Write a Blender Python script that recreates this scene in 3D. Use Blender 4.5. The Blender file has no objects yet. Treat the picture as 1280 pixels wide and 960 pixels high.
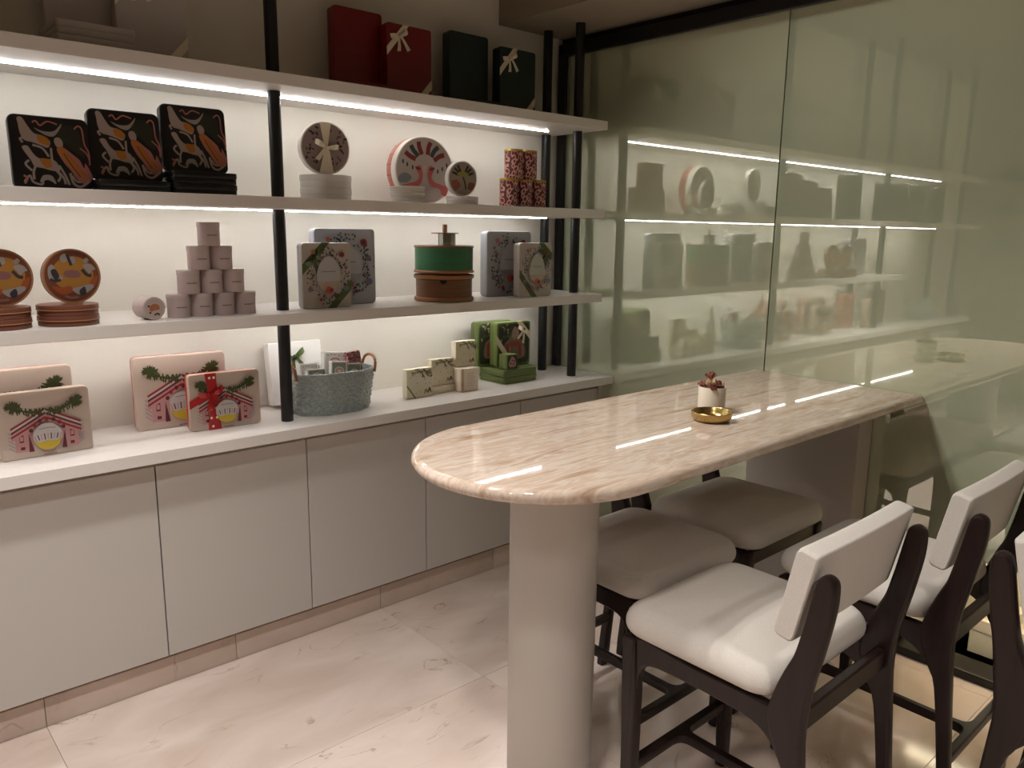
import bpy, bmesh, math, random
from mathutils import Vector, Matrix

PI = math.pi
scene = bpy.context.scene
COL = scene.collection

# ------------------------------------------------------------------ camera
CAM = Vector((-2.7331, -2.6898, 1.4500))
YAW, PITCH, ROLL = math.radians(41.8143), math.radians(-10.9914), math.radians(0.7414)
FPX = 987.711
fw = Vector((math.sin(YAW) * math.cos(PITCH), math.cos(YAW) * math.cos(PITCH), math.sin(PITCH)))
rt = fw.cross(Vector((0, 0, 1))).normalized()
up = rt.cross(fw)
r2 = rt * math.cos(ROLL) + up * math.sin(ROLL)
u2 = -rt * math.sin(ROLL) + up * math.cos(ROLL)
cd = bpy.data.cameras.new('camera')
cd.sensor_fit = 'HORIZONTAL'
cd.sensor_width = 36.0
cd.lens = 36.0 * FPX / 1280.0
cd.clip_start = 0.02
cam = bpy.data.objects.new('camera', cd)
M = Matrix((r2, u2, -fw)).transposed().to_4x4()
M.translation = CAM
cam.matrix_world = M
COL.objects.link(cam)
scene.camera = cam

# ------------------------------------------------------------------ world, exposure
wd = bpy.data.worlds.new('world')
scene.world = wd
wd.use_nodes = True
wd.node_tree.nodes['Background'].inputs[0].default_value = (1, 0.9, 0.78, 1)
wd.node_tree.nodes['Background'].inputs[1].default_value = 0.05
vs = scene.view_settings
vs.view_transform = 'Standard'
vs.look = 'None'
vs.exposure = 0.3
vs.gamma = 1.0
vs.use_curve_mapping = False

CEIL = 2.75
LED_STRENGTH = 33.0
LED_COLOR = (1.0, 0.98, 0.97)
# (x, y, z, watts, cone degrees, blend, aim point or None for straight down): recessed ceiling downlights and added fill spots
DOWNLIGHTS = [
    (-2.20, -0.85, CEIL, 60, 64, 0.8, (-1.00, -1.85, 0.6)),
    (-1.70, -0.75, CEIL, 36, 56, 0.8, (-0.65, -1.85, 0.6)),
    (-3.70, -2.10, CEIL, 60, 118, 0.6, None),
    (-1.80, -3.70, CEIL, 135, 108, 0.7, None),  # added fill for the stool backs, not a known fitting
    (-3.60, -4.40, CEIL, 60, 120, 0.6, None),
    (-2.45, -1.05, CEIL, 120, 84, 0.9, None),
    (-1.70, -1.00, CEIL, 52, 78, 1.0, (0.0, -1.55, 1.15)),  # added spot that only brightens the glass wall, no such lamp known
    (-2.60, -2.05, CEIL, 98, 114, 0.7, None),
]


# ------------------------------------------------------------------ helpers
def lin(c):
    c = c / 255.0
    return c / 12.92 if c <= 0.04045 else ((c + 0.055) / 1.055) ** 2.4


def rgb(r, g, b):
    return (lin(r), lin(g), lin(b), 1.0)


MATS = {}


def mat(name, color=(0.5, 0.5, 0.5, 1), rough=0.5, metal=0.0, noise=None, bump=None, coat=0.0, emit=None, stretch=None, spec=None):
    """procedural principled material. noise=(scale, colour2, contrast); bump=(scale, strength)"""
    m = bpy.data.materials.new(name)
    m.use_nodes = True
    nt = m.node_tree
    b = nt.nodes['Principled BSDF']
    b.inputs['Base Color'].default_value = color
    b.inputs['Roughness'].default_value = rough
    b.inputs['Metallic'].default_value = metal
    b.inputs['Coat Weight'].default_value = coat
    if spec is not None:
        b.inputs['Specular IOR Level'].default_value = spec
    if emit:
        b.inputs['Emission Color'].default_value = (*emit[0], 1)
        b.inputs['Emission Strength'].default_value = emit[1]
    if noise or bump:
        tc = nt.nodes.new('ShaderNodeTexCoord')
        mp = nt.nodes.new('ShaderNodeMapping')
        nt.links.new(tc.outputs['Object'], mp.inputs[0])
        if stretch:
            mp.inputs['Scale'].default_value = stretch
    if noise:
        n = nt.nodes.new('ShaderNodeTexNoise')
        n.inputs['Scale'].default_value = noise[0]
        n.inputs['Detail'].default_value = 6
        nt.links.new(mp.outputs[0], n.inputs['Vector'])
        r = nt.nodes.new('ShaderNodeValToRGB')
        r.color_ramp.elements[0].position = 0.5 - noise[2]
        r.color_ramp.elements[1].position = 0.5 + noise[2]
        r.color_ramp.elements[0].color = color
        r.color_ramp.elements[1].color = noise[1]
        nt.links.new(n.outputs['Fac'], r.inputs[0])
        nt.links.new(r.outputs[0], b.inputs['Base Color'])
    if bump:
        n2 = nt.nodes.new('ShaderNodeTexNoise')
        n2.inputs['Scale'].default_value = bump[0]
        n2.inputs['Detail'].default_value = 3
        nt.links.new(mp.outputs[0], n2.inputs['Vector'])
        bp = nt.nodes.new('ShaderNodeBump')
        bp.inputs['Strength'].default_value = bump[1]
        bp.inputs['Distance'].default_value = 0.003
        nt.links.new(n2.outputs['Fac'], bp.inputs['Height'])
        nt.links.new(bp.outputs[0], b.inputs['Normal'])
    MATS[name] = m
    return m


def obj(name, me, parent=None, material=None, loc=None, rot=None):
    o = bpy.data.objects.new(name, me)
    COL.objects.link(o)
    if material is not None and len(me.materials) == 0:
        me.materials.append(MATS[material] if isinstance(material, str) else material)
    if parent is not None:
        o.parent = parent
    if loc is not None:
        o.location = loc
    if rot is not None:
        o.rotation_euler = rot
    return o


def thing(name, label, cat, loc=(0, 0, 0), rz=0.0, group=None):
    o = bpy.data.objects.new(name, None)
    o.empty_display_size = 0.05
    COL.objects.link(o)
    o.location = loc
    o.rotation_euler = (0, 0, rz)
    o['label'] = label
    o['category'] = cat
    if group:
        o['group'] = group
    return o


def struct(o, label=None):
    o['kind'] = 'structure'
    if label:
        o['label'] = label
        o['category'] = o.name.split('_')[0]
    return o


def copy_thing(o, loc, rz, label=None, group=None):
    c = o.copy()
    COL.objects.link(c)
    c.location = loc
    c.rotation_euler = (0, 0, rz)
    if label:
        c['label'] = label
    if group:
        c['group'] = group
    for ch in list(o.children):
        k = ch.copy()
        COL.objects.link(k)
        k.parent = c
        for g in list(ch.children):
            d = g.copy()
            COL.objects.link(d)
            d.parent = k
    return c


def finish(me, smooth=40):
    if smooth:
        me.polygons.foreach_set('use_smooth', [True] * len(me.polygons))
        me.set_sharp_from_angle(angle=math.radians(smooth))
        keys = set()
        for p in me.polygons:                     # wide caps keep a crisp outline
            if p.loop_total > 8:
                keys.update(p.edge_keys)
        if keys:
            for e in me.edges:
                if e.key in keys:
                    e.use_edge_sharp = True
    me.update()
    return me


def mesh(verts, faces, smooth=40, name='mesh'):
    me = bpy.data.meshes.new(name)
    me.from_pydata([tuple(v) for v in verts], [], faces)
    bm = bmesh.new()
    bm.from_mesh(me)
    bmesh.ops.recalc_face_normals(bm, faces=bm.faces)
    bm.to_mesh(me)
    bm.free()
    return finish(me, smooth)


def box_me(x0, x1, y0, y1, z0, z1, bev=0.0, seg=2):
    bm = bmesh.new()
    bmesh.ops.create_cube(bm, size=1.0)
    for v in bm.verts:
        v.co = Vector(((x0 + x1) / 2 + v.co.x * (x1 - x0), (y0 + y1) / 2 + v.co.y * (y1 - y0), (z0 + z1) / 2 + v.co.z * (z1 - z0)))
    if bev > 0:
        bmesh.ops.bevel(bm, geom=list(bm.edges), offset=bev, segments=seg, affect='EDGES', profile=0.5)
    me = bpy.data.meshes.new('box')
    bm.to_mesh(me)
    bm.free()
    return finish(me, 0)


def ax(axis, a, b, t):
    """2d outline point (a,b) and depth t -> 3d; axis is the extrusion axis"""
    if axis == 'y':
        return (a, t, b)
    if axis == 'z':
        return (a, b, t)
    return (t, a, b)


def rr(w, h, r, n=6):
    """rounded rectangle outline centred at the origin"""
    r = max(min(r, w / 2 - 1e-4, h / 2 - 1e-4), 1e-4)
    out = []
    for cx, cy, a0 in ((w / 2 - r, h / 2 - r, 0), (-w / 2 + r, h / 2 - r, PI / 2), (-w / 2 + r, -h / 2 + r, PI), (w / 2 - r, -h / 2 + r, 1.5 * PI)):
        for k in range(n + 1):
            a = a0 + k * PI / 2 / n
            out.append((cx + r * math.cos(a), cy + r * math.sin(a)))
    return out


def circ(r, n=40):
    return [(r * math.cos(2 * PI * k / n), r * math.sin(2 * PI * k / n)) for k in range(n)]


def loft(rings, cap=True, smooth=40):
    """rings: list of equal-length 3d point lists"""
    n = len(rings[0])
    V = [p for r in rings for p in r]
    F = []
    for i in range(len(rings) - 1):
        for k in range(n):
            k2 = (k + 1) % n
            F.append((i * n + k, i * n + k2, (i + 1) * n + k2, (i + 1) * n + k))
    if cap:
        F.append(tuple(range(n)))
        F.append(tuple((len(rings) - 1) * n + k for k in range(n)))
    return mesh(V, F, smooth)


def rprism(shape, t0, t1, axis='y', bev=0.003, off=(0, 0), seg=2):
    """shape(inset) -> outline; bevelled prism between t0 and t1"""
    prof = []
    for k in range(seg + 1):
        a = k * PI / 2 / seg
        prof.append((t0 + bev * (1 - math.sin(a)), bev * (1 - math.cos(a))))
    prof = prof[::-1]
    prof2 = [(t1 - (t - t0), i) for t, i in prof[::-1]]
    rings = []
    for t, i in prof + prof2:
        rings.append([ax(axis, a + off[0], b + off[1], t) for a, b in shape(i)])
    return loft(rings)


def rect_shape(w, h, r):
    return lambda i: rr(w - 2 * i, h - 2 * i, r - i)


def circ_shape(r, n=40):
    return lambda i: circ(r - i, n)


def lathe(prof, n=40, axis='z', cap=False, smooth=40):
    rings = []
    for r, z in prof:
        rings.append([ax(axis, max(r, 1e-5) * math.cos(2 * PI * k / n), max(r, 1e-5) * math.sin(2 * PI * k / n), z) for k in range(n)])
    return loft(rings, cap, smooth)


def poly_prism(pts, t0, t1, axis='x', bev=0.0, seg=2):
    bm = bmesh.new()
    a = [bm.verts.new(ax(axis, p[0], p[1], t0)) for p in pts]
    f = bm.faces.new(a)
    r = bmesh.ops.extrude_face_region(bm, geom=[f])
    vs_ = [e for e in r['geom'] if isinstance(e, bmesh.types.BMVert)]
    d = Vector(ax(axis, 0, 0, t1)) - Vector(ax(axis, 0, 0, t0))
    for v in vs_:
        v.co += d
    bmesh.ops.recalc_face_normals(bm, faces=bm.faces)
    if bev > 0:
        capf = [f2 for f2 in bm.faces if len(f2.verts) == len(pts)]
        es = set()
        for f2 in capf:
            es.update(f2.edges)
        bmesh.ops.bevel(bm, geom=list(es), offset=bev, segments=seg, affect='EDGES', profile=0.5)
    me = bpy.data.meshes.new('prism')
    bm.to_mesh(me)
    bm.free()
    return finish(me, 35)


def smooth_pts(pts, n=5, closed=True):
    out = []
    m = len(pts)
    rng = range(m if closed else m - 1)
    for i in rng:
        if closed:
            p0, p1, p2, p3 = pts[(i - 1) % m], pts[i], pts[(i + 1) % m], pts[(i + 2) % m]
        else:
            p0, p1, p2, p3 = pts[max(i - 1, 0)], pts[i], pts[i + 1], pts[min(i + 2, m - 1)]
        for k in range(n):
            t = k / n
            out.append(tuple(0.5 * (2 * b + (c - a) * t + (2 * a - 5 * b + 4 * c - d) * t * t + (-a + 3 * b - 3 * c + d) * t ** 3)
                             for a, b, c, d in zip(p0, p1, p2, p3)))
    if not closed:
        out.append(tuple(pts[-1]))
    return out


def fillet(pts, radii, n=5):
    out = []
    m = len(pts)
    for i in range(m):
        r = radii[i] if isinstance(radii, (list, tuple)) else radii
        p = Vector(pts[i])
        a = Vector(pts[i - 1]) - p
        b = Vector(pts[(i + 1) % m]) - p
        if r <= 0:
            out.append(tuple(p))
            continue
        la, lb = a.length, b.length
        a.normalize()
        b.normalize()
        ang = a.angle(b)
        d = min(r / max(math.tan(ang / 2), 1e-3), la * 0.48, lb * 0.48)
        p1 = p + a * d
        p2 = p + b * d
        for k in range(n + 1):
            t = k / n
            q = p1 * (1 - t) ** 2 + p * 2 * t * (1 - t) + p2 * t * t
            out.append(tuple(q))
    return out


def tube(path, r, n=10, cap=True):
    rings = []
    P = [Vector(p) for p in path]
    for i, p in enumerate(P):
        t = (P[min(i + 1, len(P) - 1)] - P[max(i - 1, 0)]).normalized()
        a = t.cross(Vector((0, 0, 1)) if abs(t.z) < 0.9 else Vector((1, 0, 0))).normalized()
        b = t.cross(a)
        rad = r[i] if isinstance(r, (list, tuple)) else r
        rings.append([tuple(p + a * rad * math.cos(2 * PI * k / n) + b * rad * math.sin(2 * PI * k / n)) for k in range(n)])
    return loft(rings, cap)


class Print:
    """flat printed artwork: coloured shapes laid on a face, one mesh, colours in an attribute"""

    def __init__(self, w, h, axis='y', t=0.0, sgn=-1, off=(0, 0)):
        self.w, self.h, self.axis, self.t, self.sgn, self.off = w, h, axis, t, sgn, off
        self.V, self.F, self.C, self.k = [], [], [], 0
        self.sc, self.piv = 1.0, (0.5, 0.5)

    def shape(self, pts, col):
        self.k += 1
        t = self.t + self.sgn * (0.0004 + 0.00006 * self.k)
        i0 = len(self.V)
        for u, v in pts:
            u, v = self.piv[0] + (u - self.piv[0]) * self.sc, self.piv[1] + (v - self.piv[1]) * self.sc
            self.V.append(ax(self.axis, (u - 0.5) * self.w + self.off[0], (v - 0.5) * self.h + self.off[1], t))
        self.F.append(tuple(range(i0, i0 + len(pts))))
        self.C.append(col)

    def blob(self, pts, col, n=4):
        self.shape(smooth_pts(pts, n), col)

    def ell(self, u, v, a, b, col, rot=0, n=14):
        c, s = math.cos(rot), math.sin(rot)
        k = self.w / self.h
        self.shape([(u + (a * math.cos(q) * c - b * math.sin(q) * s), v + k * (a * math.cos(q) * s + b * math.sin(q) * c)) for q in [2 * PI * i / n for i in range(n)]], col)

    def leaf(self, u, v, L, W, rot, col):
        c, s = math.cos(rot), math.sin(rot)
        k = self.w / self.h
        P = [(0, 0), (L * .3, W), (L * .7, W * .8), (L, 0), (L * .7, -W * .8), (L * .3, -W)]
        self.shape([(u + x * c - y * s, v + k * (x * s + y * c)) for x, y in P], col)

    def stroke(self, pts, w, col, smooth=True):
        P = smooth_pts(pts, 5, False) if smooth and len(pts) > 2 else list(pts)
        k = self.w / self.h
        L, R = [], []
        for i, p in enumerate(P):
            a, b = P[max(i - 1, 0)], P[min(i + 1, len(P) - 1)]
            dx, dy = b[0] - a[0], (b[1] - a[1]) / k
            l = math.hypot(dx, dy) or 1
            nx, ny = -dy / l * w / 2, dx / l * w / 2 * k
            L.append((p[0] + nx, p[1] + ny))
            R.append((p[0] - nx, p[1] - ny))
        self.shape(L + R[::-1], col)

    def rect(self, u0, u1, v0, v1, col):
        self.shape([(u0, v0), (u1, v0), (u1, v1), (u0, v1)], col)

    def build(self, name, parent):
        me = bpy.data.meshes.new('print')
        me.from_pydata(self.V, [], self.F)
        at = me.color_attributes.new('Col', 'FLOAT_COLOR', 'CORNER')
        li = 0
        for f, c in zip(self.F, self.C):
            for _ in f:
                at.data[li].color = c
                li += 1
        me.update()
        return obj(name, me, parent, 'print_ink')


# ------------------------------------------------------------------ materials
def mat_print():
    m = bpy.data.materials.new('print_ink')
    m.use_nodes = True
    nt = m.node_tree
    a = nt.nodes.new('ShaderNodeAttribute')
    a.attribute_name = 'Col'
    nt.links.new(a.outputs['Color'], nt.nodes['Principled BSDF'].inputs['Base Color'])
    nt.nodes['Principled BSDF'].inputs['Roughness'].default_value = 0.45
    MATS['print_ink'] = m


mat_print()
mat('wall_cream', rgb(226, 221, 210), 0.75, bump=(180, 0.05))
mat('wall_room', rgb(160, 144, 120), 0.8, bump=(60, 0.05))
mat('ceiling_paint', rgb(150, 138, 120), 0.85)
mat('white_board', rgb(222, 216, 210), 0.32)
mat('counter_white', rgb(226, 220, 214), 0.3)
mat('door_laminate', rgb(196, 190, 184), 0.42)
mat('carcass', rgb(190, 178, 160), 0.5)
mat('black_metal', rgb(16, 16, 18), 0.38, metal=0.0)
mat('grout', rgb(178, 160, 146), 0.7)
mat('gap_dark', rgb(22, 22, 20), 0.8)
mat('column_paint', rgb(188, 181, 172), 0.45)
mat('wood_dark', rgb(40, 24, 21), 0.38, noise=(9, rgb(25, 14, 12), 0.25), stretch=(6, 6, 0.7), spec=0.3)
mat('fabric', rgb(214, 207, 197), 0.9, noise=(420, rgb(196, 188, 177), 0.35), bump=(700, 0.35))
mat('cable', rgb(20, 20, 20), 0.5)
mat('led', (1, 1, 1, 1), 0.5, emit=(LED_COLOR, LED_STRENGTH))
mat('lamp_lens', (1, 1, 1, 1), 0.5, emit=((1, 0.88, 0.72), 6.0))
mat('tin_black', rgb(20, 18, 19), 0.3)
mat('tin_pink', rgb(194, 175, 160), 0.3)
mat('tin_pink_side', rgb(178, 114, 100), 0.35)
mat('tin_rust', rgb(112, 66, 48), 0.4)
mat('tin_rust_light', rgb(160, 112, 78), 0.4)
mat('tin_grey', rgb(170, 172, 178), 0.3)
mat('tin_beige', rgb(186, 176, 166), 0.3)
mat('tin_white', rgb(214, 208, 200), 0.4)
mat('tin_lilac', rgb(182, 164, 160), 0.6)
mat('tin_green', rgb(96, 110, 58), 0.35)
mat('tin_green_dark', rgb(44, 62, 34), 0.35)
mat('paper_cream', rgb(234, 226, 200), 0.6)
mat('paper_white', rgb(235, 232, 226), 0.6)
mat('paper_card', rgb(236, 222, 202), 0.6)
mat('box_red', rgb(116, 12, 16), 0.45)
mat('box_green', rgb(26, 40, 38), 0.45)
mat('box_grey', rgb(176, 168, 164), 0.5)
mat('ribbon_cream', rgb(226, 214, 190), 0.5)
mat('ribbon_green', rgb(78, 96, 50), 0.35)
mat('ribbon_red', rgb(176, 26, 28), 0.3)
mat('gold_lid', rgb(176, 146, 60), 0.35, metal=0.6)
mat('brass', rgb(184, 158, 102), 0.24, metal=1.0)
mat('cup_ceramic', rgb(214, 202, 182), 0.4)
mat('wood_box', rgb(124, 82, 48), 0.4, noise=(8, rgb(98, 62, 34), 0.25), stretch=(1, 1, 12))
mat('wood_light', rgb(150, 102, 62), 0.4)
mat('drum_green', rgb(50, 112, 70), 0.45, noise=(6, rgb(42, 96, 60), 0.3), stretch=(1, 1, 14))
mat('mirror_facet', rgb(190, 194, 184), 0.12, metal=0.8)
mat('glass_clear', rgb(220, 228, 220), 0.1)
mat('basket_rope', rgb(138, 150, 147), 0.3, noise=(95, rgb(168, 177, 173), 0.14), stretch=(1, 1, 1.6))
mat('rattan', rgb(150, 98, 56), 0.5)
mat('petal_rose', rgb(156, 96, 82), 0.7, noise=(60, rgb(112, 58, 48), 0.3))
mat('petal_cream', rgb(220, 196, 160), 0.7, noise=(60, rgb(190, 150, 116), 0.3))
mat('leaf_dry', rgb(98, 78, 44), 0.7)
mat('pendant_metal', rgb(34, 35, 28), 0.4)
mat('niche_white', rgb(236, 228, 208), 0.6)


def mat_marble_floor():
    m = mat('floor_marble', rgb(205, 186, 170), 0.13)
    nt = m.node_tree
    b = nt.nodes['Principled BSDF']
    tc = nt.nodes.new('ShaderNodeTexCoord')
    oi = nt.nodes.new('ShaderNodeObjectInfo')
    mu = nt.nodes.new('ShaderNodeVectorMath')
    mu.operation = 'ADD'
    cx = nt.nodes.new('ShaderNodeCombineXYZ')
    ml = nt.nodes.new('ShaderNodeMath')
    ml.operation = 'MULTIPLY'
    ml.inputs[1].default_value = 17.0
    nt.links.new(oi.outputs['Random'], ml.inputs[0])
    nt.links.new(ml.outputs[0], cx.inputs[0])
    nt.links.new(ml.outputs[0], cx.inputs[1])
    nt.links.new(tc.outputs['Object'], mu.inputs[0])
    nt.links.new(cx.outputs[0], mu.inputs[1])
    mp = nt.nodes.new('ShaderNodeMapping')
    mp.inputs['Rotation'].default_value = (0, 0, 0.5)
    mp.inputs['Scale'].default_value = (1.0, 2.2, 1)
    nt.links.new(mu.outputs[0], mp.inputs[0])
    n1 = nt.nodes.new('ShaderNodeTexNoise')
    n1.inputs['Scale'].default_value = 2.2
    n1.inputs['Detail'].default_value = 8
    n1.inputs['Distortion'].default_value = 0.6
    nt.links.new(mp.outputs[0], n1.inputs['Vector'])
    r1 = nt.nodes.new('ShaderNodeValToRGB')
    r1.color_ramp.elements[0].position = 0.3
    r1.color_ramp.elements[0].color = rgb(204, 184, 170)
    r1.color_ramp.elements[1].position = 0.7
    r1.color_ramp.elements[1].color = rgb(228, 212, 201)
    nt.links.new(n1.outputs['Fac'], r1.inputs[0])
    # thin veins
    n2 = nt.nodes.new('ShaderNodeTexNoise')
    n2.inputs['Scale'].default_value = 3.1
    n2.inputs['Detail'].default_value = 7
    n2.inputs['Distortion'].default_value = 1.4
    nt.links.new(mp.outputs[0], n2.inputs['Vector'])
    r2_ = nt.nodes.new('ShaderNodeValToRGB')
    e = r2_.color_ramp.elements
    e[0].position = 0.485
    e[0].color = (0, 0, 0, 1)
    e[1].position = 0.515
    e[1].color = (0, 0, 0, 1)
    k = e.new(0.5)
    k.color = (1, 1, 1, 1)
    nt.links.new(n2.outputs['Fac'], r2_.inputs[0])
    n3 = nt.nodes.new('ShaderNodeTexNoise')
    n3.inputs['Scale'].default_value = 5.0
    nt.links.new(mp.outputs[0], n3.inputs['Vector'])
    r3 = nt.nodes.new('ShaderNodeValToRGB')
    r3.color_ramp.elements[0].position = 0.52
    r3.color_ramp.elements[1].position = 0.72
    nt.links.new(n3.outputs['Fac'], r3.inputs[0])
    mm = nt.nodes.new('ShaderNodeMath')
    mm.operation = 'MULTIPLY'
    nt.links.new(r2_.outputs[0], mm.inputs[0])
    nt.links.new(r3.outputs[0], mm.inputs[1])
    mx = nt.nodes.new('ShaderNodeMix')
    mx.data_type = 'RGBA'
    nt.links.new(mm.outputs[0], mx.inputs['Factor'])
    nt.links.new(r1.outputs[0], mx.inputs['A'])
    mx.inputs['B'].default_value = rgb(156, 130, 110)
    nt.links.new(mx.outputs['Result'], b.inputs['Base Color'])


def mat_travertine():
    m = mat('table_stone', rgb(205, 182, 158), 0.025)
    nt = m.node_tree
    b = nt.nodes['Principled BSDF']
    tc = nt.nodes.new('ShaderNodeTexCoord')
    mp = nt.nodes.new('ShaderNodeMapping')
    mp.inputs['Rotation'].default_value = (0, 0, 0.06)
    mp.inputs['Scale'].default_value = (2.2, 14.0, 6)
    nt.links.new(tc.outputs['Object'], mp.inputs[0])
    n1 = nt.nodes.new('ShaderNodeTexNoise')
    n1.inputs['Scale'].default_value = 2.0
    n1.inputs['Detail'].default_value = 9
    n1.inputs['Roughness'].default_value = 0.62
    n1.inputs['Distortion'].default_value = 0.5
    nt.links.new(mp.outputs[0], n1.inputs['Vector'])
    r1 = nt.nodes.new('ShaderNodeValToRGB')
    e = r1.color_ramp.elements
    e[0].position = 0.30
    e[0].color = rgb(158, 130, 106)
    e[1].position = 0.72
    e[1].color = rgb(220, 208, 196)
    for p, c in ((0.42, (188, 164, 142)), (0.50, (206, 190, 175)), (0.57, (190, 167, 145))):
        k = e.new(p)
        k.color = rgb(*c)
    nt.links.new(n1.outputs['Fac'], r1.inputs[0])
    nt.links.new(r1.outputs[0], b.inputs['Base Color'])


def mat_glass_wall():
    m = bpy.data.materials.new('tinted_glass')
    m.use_nodes = True
    nt = m.node_tree
    nt.nodes.remove(nt.nodes['Principled BSDF'])
    d = nt.nodes.new('ShaderNodeBsdfDiffuse')
    d.inputs[0].default_value = rgb(192, 199, 167)
    g = nt.nodes.new('ShaderNodeBsdfGlossy')
    g.inputs['Color'].default_value = (0.85, 0.88, 0.80, 1)
    g.inputs['Roughness'].default_value = 0.0
    mx = nt.nodes.new('ShaderNodeMixShader')
    mx.inputs[0].default_value = 0.46
    nt.links.new(d.outputs[0], mx.inputs[1])
    nt.links.new(g.outputs[0], mx.inputs[2])
    nt.links.new(mx.outputs[0], nt.nodes['Material Output'].inputs[0])
    MATS['tinted_glass'] = m


def mat_damask():
    m = mat('damask_paper', rgb(190, 130, 124), 0.5)
    nt = m.node_tree
    b = nt.nodes['Principled BSDF']
    tc = nt.nodes.new('ShaderNodeTexCoord')
    v = nt.nodes.new('ShaderNodeTexVoronoi')
    v.inputs['Scale'].default_value = 62
    mp = nt.nodes.new('ShaderNodeMapping')
    mp.inputs['Scale'].default_value = (1, 1, 0.75)
    nt.links.new(tc.outputs['Object'], mp.inputs[0])
    nt.links.new(mp.outputs[0], v.inputs['Vector'])
    r = nt.nodes.new('ShaderNodeValToRGB')
    e = r.color_ramp.elements
    r.color_ramp.interpolation = 'CONSTANT'
    e[0].position = 0.0
    e[0].color = rgb(120, 28, 40)
    e[1].position = 0.36
    e[1].color = rgb(206, 160, 150)
    k = e.new(0.56)
    k.color = rgb(96, 46, 48)
    nt.links.new(v.outputs['Distance'], r.inputs[0])
    nt.links.new(r.outputs[0], b.inputs['Base Color'])


mat_marble_floor()
mat_travertine()
mat_glass_wall()
mat_damask()

# ------------------------------------------------------------------ room shell
WY = 0.06          # face of the shelf wall
X0, Y0 = -5.2, -5.8
floor = struct(obj('floor', box_me(X0, 0.6, Y0, WY + 0.1, -0.12, -0.006), None, 'grout'))
TS = 1.148
tile_me = box_me(-TS / 2 + 0.0005, TS / 2 - 0.0005, -TS / 2 + 0.0005, TS / 2 - 0.0005, -0.006, 0.0, 0.0005, 1)
for i in range(5):
    for j in range(5):
        tx = -0.056 - TS * (i - 0.5)
        ty = -0.858 + TS * (0.5 - j)
        if tx - TS / 2 < -5.2 or ty - TS / 2 < -5.8:
            continue
        obj('tile', tile_me, floor, 'floor_marble', (tx, ty, 0))
wall_back = struct(obj('wall_back', box_me(X0, 0.6, WY, WY + 0.1, 0, CEIL), None, 'wall_cream'))
wall_left = struct(obj('wall_left', box_me(X0 - 0.1, X0, Y0, WY + 0.1, 0, CEIL), None, 'wall_room'))
wall_front = struct(obj('wall_front', box_me(X0, 0.6, Y0 - 0.1, Y0, 0, CEIL), None, 'wall_room'))
ceiling = struct(obj('ceiling', box_me(X0, 0.6, Y0, WY + 0.1, CEIL, CEIL + 0.1), None, 'ceiling_paint'))
obj('soffit', box_me(-0.376, 0.05, Y0, WY, 2.314, CEIL), ceiling, 'ceiling_paint')

# wall of tinted glass panels with a low lit display window at floor level
NY, NZ = -1.675, 0.42          # display window starts here / its head height
wall_right = struct(obj('wall_right', box_me(0.014, 0.1, NY, WY, 0, 2.314), None, 'gap_dark'))
obj('backing_panel', box_me(0.014, 0.1, Y0, NY, NZ + 0.005, 2.314), wall_right, 'gap_dark')
SEAM = -1.094
obj('glass_panel', box_me(0.0, 0.013, SEAM + 0.0025, 0.03, 0.0, 2.265), wall_right, 'tinted_glass')
pts = [(SEAM - 0.0025, 0.0), (SEAM - 0.0025, 2.265), (-2.35, 2.265), (-2.35, NZ), (NY, NZ), (NY, 0.0)]
obj('glass_panel', poly_prism(pts, 0.0, 0.013, 'x'), wall_right, 'tinted_glass')
obj('glass_panel', box_me(0.0, 0.013, -3.6, -2.355, NZ, 2.265), wall_right, 'tinted_glass')
obj('glass_panel', box_me(0.0, 0.013, -5.79, -3.605, NZ, 2.265), wall_right, 'tinted_glass')
fr = obj('frame_post', box_me(-0.022, 0.014, 0.008, 0.05, 0.801, 2.268, 0.004), wall_right, 'black_metal')
obj('frame_beam', box_me(-0.022, 0.014, -5.79, 0.05, 2.232, 2.285, 0.004), wall_right, 'black_metal')
# niche behind the low window
nb = obj('niche_lining', mesh(
    [(0.014, NY, 0), (0.45, NY, 0), (0.45, NY, NZ), (0.014, NY, NZ), (0.014, -3.4, 0), (0.45, -3.4, 0), (0.45, -3.4, NZ), (0.014, -3.4, NZ)],
    [(0, 1, 2, 3), (1, 5, 6, 2), (4, 5, 6, 7), (3, 2, 6, 7), (0, 1, 5, 4)], 0), wall_right, 'niche_white')
obj('sill', box_me(0.0, 0.11, -3.4, NY, 0.0, 0.03, 0.003), wall_right, 'black_metal')
obj('niche_light', box_me(0.10, 0.13, -3.3, NY - 0.05, NZ - 0.012, NZ - 0.004), wall_right, mat('niche_led', (1, 1, 1, 1), emit=((1, 0.86, 0.62), 14)))
for lab, x, y, w, h, d in (
        ('cream square box standing inside the low lit display window', 0.27, -1.93, 0.16, 0.13, 0.12),
        ('small cream box stacked on the square box in the display window', 0.27, -1.94, 0.09, 0.05, 0.08),
        ('tall cream box deeper in the low lit display window', 0.28, -2.25, 0.14, 0.22, 0.12)):
    z = 0.131 if 'stacked' in lab else 0.001
    t = thing('gift_box', lab, 'box', (x, y, z))
    obj('base', box_me(-d / 2, d / 2, -w / 2, w / 2, 0, h * 0.68, 0.002), t, 'paper_cream')
    obj('lid', box_me(-d / 2 - 0.002, d / 2 + 0.002, -w / 2 - 0.002, w / 2 + 0.002, h * 0.66, h, 0.002), t, 'paper_card')

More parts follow.
